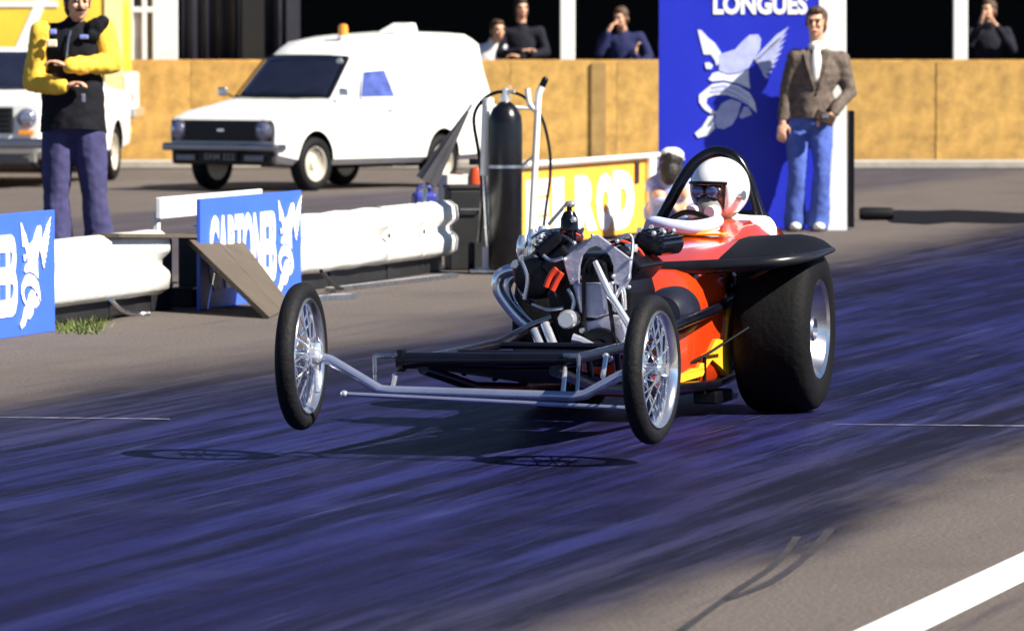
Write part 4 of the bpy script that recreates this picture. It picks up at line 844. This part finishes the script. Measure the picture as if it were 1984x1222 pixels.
# heads, valve covers
for s in (-1, 1):
    rot = Matrix.Rotation(R(-42 * s), 3, 'Y')
    c = Vector((.105, -1.14, .655)) if s > 0 else Vector((-.165, -1.14, .655)); B('cylinder_head', MB().box(c, (.13, .40, .09), Matrix.Rotation(R(42 * s), 3, 'Y')), black_metal, eng, 0, .012)
    c = Vector((.150, -.92, .725)) if s > 0 else Vector((-.20, -1.16, .725)); vcv = B('valve_cover', MB().box(c, (.13, .36, .06), Matrix.Rotation(R(24 if s > 0 else -42), 3, 'Y')), black_gloss, eng, 0, .018)
    nn = Matrix.Rotation(R(24 if s > 0 else -42), 3, 'Y')
    for i in range(5): B('cover_fin', MB().box(c + nn @ Vector((-.045 + .0225 * i, 0, .036)), (.006, .35, .018), nn), black_gloss, vcv, 0)
    for yy in (-.17, 0, .17): B('cover_bolt', MB().ell(c + nn @ Vector((0, yy, .046)), .012, 10, 6), chrome, vcv)
# injector stacks and fuel fittings (image left)
B('intake_manifold', MB().box((0, -1.12, .66), (.18, .40, .07)), black_metal, eng, 0, .02)
for u, v, r_ in ((1015, 480, .030), (1032, 468, .024), (1050, 462, .022), (1064, 470, .020), (1030, 488, .024)): B('fuel_fitting', MB().lathe([(.001, -.05), (r_ * .7, -.05), (r_, -.02), (r_, .02), (r_ * .6, .05), (.001, .05)], 'z', T(u, v, -1.15), 14, False), chrome, eng)
# magneto
mc = T(1103, 450, -1.25); mg = B('magneto', MB().lathe([(.001, -.05), (.028, -.05), (.028, .0), (.036, .01), (.034, .055), (.022, .08), (.010, .085), (.010, .11), (.001, .11)], 'z', mc, 20, False), black_gloss, eng)
B('magneto_cap', MB().ell(mc + Vector((.008, -.01, .112)), (.020, .018, .014)), chrome, mg); B('magneto_arm', MB().tube([mc + Vector((0, -.02, .12)), mc + Vector((-.075, -.04, .03))], .007, 8), steel, mg)
B('magneto_stud', MB().ell(mc + Vector((.026, -.036, .05)), .014, 10, 6), chrome, mg)
# plug leads
for k_, (pts) in enumerate((((1078, 520), (1066, 535), (1058, 556)), ((1088, 528), (1078, 545), (1070, 562)))):
    B('plug_boot', MB().curve([T(u, v, -1.43) for u, v in pts], .013, 8), red_rub, eng)
B('plug_boot', MB().curve([T(998, 520, -1.3), T(1003, 540, -1.3), T(1002, 548, -1.3)], .012, 8), red_rub, eng)
B('plug_lead', MB().curve([T(1070, 562, -1.43), T(1085, 590, -1.42), T(1098, 612, -1.40)], .007, 8), black_metal, eng)
B('plug_lead', MB().curve([T(1004, 550, -1.3), T(1015, 575, -1.3), T(1035, 590, -1.25)], .009, 8), steel, eng)
B('fuel_pump', MB().lathe([(.001, -.06), (.03, -.06), (.038, -.04), (.038, .03), (.02, .05), (.001, .05)], 'y', T(1103, 618, -1.46), 18, False), chrome, eng)
B('dark_housing', MB().lathe([(.001, -.12), (.075, -.11), (.09, -.06), (.09, .06), (.07, .10), (.001, .10)], 'y', T(1046, 535, -1.22), 24, False), black_metal, eng)
for i in range(4):
    y0 = -1.28 + i * .10
    B('plug_lead', MB().curve([(.0 + .01 * i, -1.2, .72), (.06, y0, .74), (.13, y0 + .03, .70), (.15, y0 + .04, .63)], .006, 6), red_rub if i == 1 else black_gloss, eng)
    B('plug_lead', MB().curve([(-.10, -1.22, .76), (-.15, y0, .78), (-.22, y0 + .03, .71), (-.20, y0 + .04, .64)], .006, 6), red_rub if i == 0 else black_gloss, eng)
B('drive_belt', MB().tube([(x_, -1.445, z_) for x_, z_ in (e(1150, 500), e(1176, 508), e(1196, 660), e(1190, 690), e(1150, 692), e(1138, 668), e(1136, 520))], .009, 6, True), black_metal, eng)
B('fuel_line', MB().curve([T(1020, 470, -1.15), T(1050, 448, -1.2), T(1080, 452, -1.25), T(1112, 470, -1.42)], .007, 8), steel, eng)
B('fuel_line', MB().curve([T(1196, 467, -1.42), T(1215, 455, -1.3), T(1226, 470, -1.3), T(1218, 540, -1.42)], .007, 8), steel, eng)
B('breather_cap', MB().lathe([(.001, 0), (.026, 0), (.03, .012), (.026, .03), (.001, .035)], 'z', (.12, -1.27, .70), 16, False), chrome, eng)
for u, v, y_, r_ in ((1062, 482, -1.30, .012), (1078, 474, -1.32, .011), (1040, 500, -1.3, .013), (1000, 512, -1.28, .018), (1012, 500, -1.28, .014), (1128, 640, -1.45, .012), (1212, 664, -1.45, .018), (1204, 672, -1.46, .016), (1240, 446, -1.0, .012), (1262, 440, -1.0, .010), (1282, 446, -.95, .010), (1194, 600, -1.45, .010), (1200, 625, -1.45, .012)):
    B('chrome_fitting', MB().lathe([(.001, -r_), (r_ * .8, -r_), (r_, -r_ * .5), (r_, r_ * .5), (r_ * .6, r_), (.001, r_)], 'y', T(u, v, y_), 12, False), chrome, eng)
for pts in (((1010, 505), (1022, 540), (1016, 580)), ((1052, 495), (1068, 505), (1090, 500)), ((1100, 560), (1112, 585), (1104, 610)), ((1030, 590), (1060, 600), (1092, 596))):
    B('braided_hose', MB().curve([T(u, v, -1.44) for u, v in pts], .008, 8), steel, eng)
# chrome_detail
# exhaust headers, image left
B('exhaust_header', MB().curve([T(1020, 528, -1.15), T(992, 523, -1.15), T(968, 535, -1.15), T(966, 562, -1.15), T(985, 592, -1.15), T(1008, 618, -1.15), T(1034, 640, -1.15)], .025, 14), chrome, eng)
B('exhaust_header', MB().curve([T(1030, 545, -1.0), T(1002, 535, -1.0), T(985, 550, -1.0), T(990, 580, -1.0), T(1010, 610, -1.0), T(1040, 640, -1.0)], .017, 12), steel, eng)
for u0, v0, u1, v1 in ((1036, 640, 1048, 672), (1056, 628, 1072, 668)): B('header_collector', MB().tube([T(u0, v0, -1.5), T(u1, v1, -1.55)], .019, 14), chrome, eng)
B('collector_plate', MB().box(T(1085, 676, -1.6), (.10, .06, .04)), alu, eng, 0, .006)
B('oil_line', MB().tube([T(1110, 655, EY - .1), T(1128, 660, EY - .1), T(1178, 684, EY - .12)], [.020, .015, .010], 12), chrome, eng); B('oil_line_end', MB().tube([T(1176, 676, EY - .12), T(1182, 698, EY - .14)], .013, 10), chrome, eng)
# bell housing drum, image right
B('bell_housing', MB().lathe([(.001, -.13), (.07, -.12), (.095, -.08), (.105, 0), (.105, .10), (.001, .12)], 'y', T(1298, 606, -.80), 30, False), M('drum_black', (.014, .015, .028), .35, .2), eng)
# ---- body
def ring(y, hw, z0, z1, crown=.5):
    pts = []
    for i in range(24):
        a = 2 * math.pi * i / 24; c, s_ = math.cos(a), math.sin(a); ex = .5
        x_ = hw * math.copysign(abs(c) ** ex, c); zc = (z0 + z1) / 2; zz_ = zc + (z1 - z0) / 2 * math.copysign(abs(s_) ** (.62 if s_ > 0 else .42), s_)
        pts.append((x_, y, zz_))
    return pts
secs = [(-.86, .17, .115, .47), (-.84, .19, .10, .50), (-.55, .235, .085, .60), (-.25, .272, .080, .655), (.0, .285, .085, .69), (.25, .29, .09, .715), (.38, .29, .095, .715)]
B('body_shell', MB().loft([ring(*s_) for s_ in secs]), orange, smooth=45)
secs = [(.38, .288, .095, .70), (.6, .285, .10, .755), (.9, .275, .11, .78), (1.15, .25, .14, .76), (1.35, .20, .20, .68), (1.5, .10, .32, .55)]
B('tail_shell', MB().loft([ring(*s_) for s_ in secs]), orange, smooth=45)
# door seam / lower panel with a yellow reflection painted on as a shape
def side_x(y): 
    ss = [(-.86, .17), (-.55, .235), (-.25, .272), (0, .285), (.25, .29)]
    for a, b in zip(ss, ss[1:]):
        if a[0] <= y <= b[0]: return a[1] + (b[1] - a[1]) * (y - a[0]) / (b[0] - a[0])
    return ss[-1][1]
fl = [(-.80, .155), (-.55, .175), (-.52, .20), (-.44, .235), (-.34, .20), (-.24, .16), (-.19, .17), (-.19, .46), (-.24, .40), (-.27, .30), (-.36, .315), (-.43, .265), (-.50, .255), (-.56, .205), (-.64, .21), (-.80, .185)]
m = MB(); m.add([(side_x(y_) + .012, y_, z_) for y_, z_ in fl] + [(side_x(y_) - .03, y_, z_) for y_, z_ in fl], [tuple(range(len(fl)))] + [(i, (i + 1) % len(fl), (i + 1) % len(fl) + len(fl), i + len(fl)) for i in range(len(fl))]); B('yellow_glint', m, flange_glint_yellow, smooth=0)
B('panel_seam', MB().tube([(side_x(-.52) + .006, -.52, .10), (side_x(-.52) + .010, -.53, .25)], .008, 8), black_metal)
m = MB(); m.prism([(-.01, -.17), (.01, -.17), (.012, .0), (-.012, .02)], -.012, .012)
B('brake_rod', MB().tube([T(1300, 722, -.75), T(1370, 686, -.55), T(1450, 634, -.40)], .006, 8), black_metal)
B('latch', MB().tube([(side_x(-.18) + .02, -.17, .44), (side_x(-.18) + .02, -.17, .56)], .009, 8), steel); B('latch_knob', MB().ell((side_x(-.18) + .02, -.17, .57), .016), chrome)
B('skid_block', MB().box((.22, -.25, .075), (.10, .30, .05)), black_metal, smooth=0, bevel=.008)
# rear axle, slicks
SR = .343
B('rear_axle', MB().tube([(-.56, 0, SR), (.56, 0, SR)], .045, 16), black_metal)
for s in (-1, 1):
    c = (s * .465, 0, SR); h = .15
    hb = B('rear_wheel', MB().lathe([(.001, s * (h - .05)), (.035, s * (h - .045)), (.045, s * (h - .02)), (.055, s * (h - .03)), (.06, s * (h - .075)), (.13, s * (h - .095)), (.16, s * (h - .06)), (.185, s * (h - .01)), (.204, s * h), (.208, s * (h - .012)), (.20, -s * h), (.001, -s * h)], 'x', c, 44, False), M('mag_rim', (.62, .62, .66), .25, 1.0, var=.1), smooth=30)
    for i in range(5):
        a = i * 2 * math.pi / 5 + .3; B('wheel_nut', MB().lathe([(.001, s * .02), (.011, s * .02), (.011, 0), (.001, 0)], 'x', (c[0] + s * (h - .07), .09 * math.cos(a), SR + .09 * math.sin(a)), 8, False), chrome, hb, 30)
    tr_ = MB().lathe([(.20, -.145), (.215, -.155), (.26, -.160), (.305, -.152), (.328, -.135), (.339, -.10), (.342, -.05), (.343, 0), (.342, .05), (.339, .10), (.328, .135), (.305, .152), (.26, .160), (.215, .155), (.20, .145)], 'x', c, 64)
    for v in tr_.v:
        if v.z < .012: v.z = .004; v.y *= 1.05
    B('tyre', tr_, slick_rubber, hb, 50)
# black mudguard on the image-right side
prof = [(-.47, .600), (-.475, .615), (-.46, .630), (-.40, .643), (-.25, .668), (-.05, .703), (.15, .710), (.30, .70), (.36, .67)]
m = MB(); secs = []
for x_ in [.285, .33, .4, .45, .50, .54, .58, .61, .635, .648]:
    t_ = max(0, (x_ - .47) / .18); sh = 1 - .72 * t_ ** 2; bk = .22 * max(0, (.32 - x_) / .38)
    up_ = [(y_ * sh if y_ < 0 else y_ * (sh if x_ > .3 else max(.0, 1 - bk * 6)), z_ + .05 * max(0, min(x_, .5) - .1) + (.655 - z_) * t_ ** 2) for y_, z_ in prof]
    lo = [(y_ * (.97 if y_ < 0 else .99), z_ - .022 * (1 - .7 * t_)) for y_, z_ in reversed(up_)]; secs.append([(x_, y_, z_) for y_, z_ in up_ + lo])
m.loft(secs); B('mudguard', m, M('mudguard_black', (.004, .004, .006), .6, 0, spec=.15), smooth=50)
B('mudguard_lip', MB().curve([(-.05, -.49, .595), (.2, -.475, .610), (.45, -.46, .628), (.57, -.39, .640), (.635, -.25, .652), (.655, -.08, .664), (.657, .06, .668)], (.034, .010), 14), M('lip_black', (.008, .008, .011), .32, 0, var=.3, spec=.5))
for xx in (.32, .58): B('mudguard_stay', MB().tube([(xx, -.35, .66), (.27, -.2, .50)], .010, 8), black_metal)
# cockpit collar, roll hoop
B('cockpit_collar', MB().curve([T(1258, 446, .25), T(1266, 432, .22), T(1300, 437, .20), T(1340, 440, .22), T(1378, 434, .30), T(1390, 428, .42)], .028, 12), M('collar_pale', (.46, .52, .78), .5))
B('cowl_flange', MB().box((-.02, .27, .722), (.36, .10, .014)), flange_glint_yellow, smooth=0, bevel=.008)
hp = [T(1272, 440, .90), T(1300, 388, .90), T(1326, 342, .92), T(1350, 312, .95), T(1385, 294, .98), T(1422, 303, .98), T(1446, 338, .98), T(1464, 390, .98), T(1486, 462, .96)]
B('roll_hoop', MB().curve(hp, .024, 14), black_gloss)
B('roll_brace', MB().tube([T(1385, 296, .98), (.0, 1.42, .60)], .018, 10), black_gloss)
B('seat_back', MB().box((0, 1.02, .60), (.36, .06, .40)), black_metal, smooth=0, bevel=.03)
B('steering_wheel', MB().curve([T(1300, 424, .42), T(1325, 412, .42), T(1350, 414, .42), T(1372, 424, .42)], .012, 10), black_metal)
# ---- driver
hc = T(1395, 364, .84)
J = dict(head=hc - Vector((0, 0, .02)), neck=hc + Vector((.01, .05, -.17)), chest=(hc.x, .90, .60), belly=(0, .86, .42), pelvis=(0, .80, .28), shL=(hc.x - .17, .88, .70), shR=(hc.x + .17, .88, .71), elL=(-.22, .68, .58), elR=(.21, .68, .60), wrL=T(1330, 452, .52), wrR=T(1370, 452, .52), hdL=(.3, -.7, .3), hdR=(-.3, -.7, .3),
         hipL=(-.09, .74, .28), hipR=(.09, .74, .28), knL=(-.13, .30, .48), knR=(.13, .30, .48), anL=(-.12, -.10, .28), anR=(.12, -.10, .28))
suit = fabric('fire_suit_white', (.76, .76, .78), .08)
drv, HM = person('driver in white helmet, goggles and white fire suit in the dragster cockpit', CAR.o, -CAR.a, J, dict(top=suit, trousers=suit, shoes=dark_shoe, hair=hair_dark), .010, yaw=-18, hair=None, gv=.014)
HM = Matrix.Translation(hc) @ Matrix.Rotation(R(-18), 4, 'Z')
# helmet: shell with face opening
hm = MB(); n_, k_ = 40, 24; vs = []; idx = {}
for i in range(k_ + 1):
    th = math.pi * i / k_
    for j in range(n_):
        ph = 2 * math.pi * j / n_; idx[i, j] = len(vs); vs.append((.126 * math.sin(th) * math.sin(ph), -.138 * math.sin(th) * math.cos(ph), .132 * math.cos(th)))
fs = []
for i in range(k_):
    for j in range(n_):
        th = math.pi * (i + .5) / k_; ph = 2 * math.pi * (j + .5) / n_; ph = ph if ph < math.pi else ph - 2 * math.pi
        if th > 2.45: continue
        if abs(ph) < .86 and th > 1.42: continue
        fs.append((idx[i, j], idx[i + 1, j], idx[i + 1, (j + 1) % n_], idx[i, (j + 1) % n_]))
hm.m = HM; hm.add(vs, fs); ho = hm.build('helmet', M('helmet_white', (.84, .84, .86), .2, coat=.8), drv, 70); sd = ho.modifiers.new('s', 'SOLIDIFY'); sd.thickness = .016; sd.offset = -1
m = MB(); m.m = HM; m.tube([(.125 * math.sin(p_), -.139 * math.cos(p_), .02 + .004 * math.cos(p_)) for p_ in [i * .12 - 0.86 for i in range(15)]], .007, 8); m.build('helmet_trim', black_metal, ho)
m = MB(); m.m = HM; m.ell((-.036, -.108, -.015), (.040, .026, .034)).ell((.036, -.108, -.015), (.040, .026, .034)); me = remeshed(m, 'goggles', .006, 3); gg = put('goggles', me, M('goggle_black', (.012, .012, .016), .3), drv, 80)
for s in (-1, 1): m = MB(); m.m = HM; m.ell((s * .036, -.130, -.014), (.030, .008, .024)); m.build('goggle_lens', M('goggle_lens', (.10, .12, .30), .05, .3, spec=1), gg)
m = MB(); m.m = HM; m.ell((0, -.095, -.088), (.062, .055, .058)); me = remeshed(m, 'mask', .007, 2); put('face_mask', me, M('mask_grey', (.16, .15, .15), .7), drv, 80)
for s in (-1, 1): m = MB(); m.m = HM; m.lathe([(.001, -.03), (.026, -.03), (.03, -.01), (.03, .02), (.001, .02)], 'y', (s * .045, -.135, -.10), 16, False); m.build('breather_can', suit, drv)
m = MB(); m.m = HM; m.lathe([(.001, -.012), (.02, -.012), (.022, .012), (.001, .012)], 'x', (.124, -.03, -.03), 14, False); m.build('helmet_stud', steel, ho)
m = MB(); m.m = HM; m.ell((0, .02, -.165), (.105, .10, .04)); m.build('neck_collar', suit, drv)
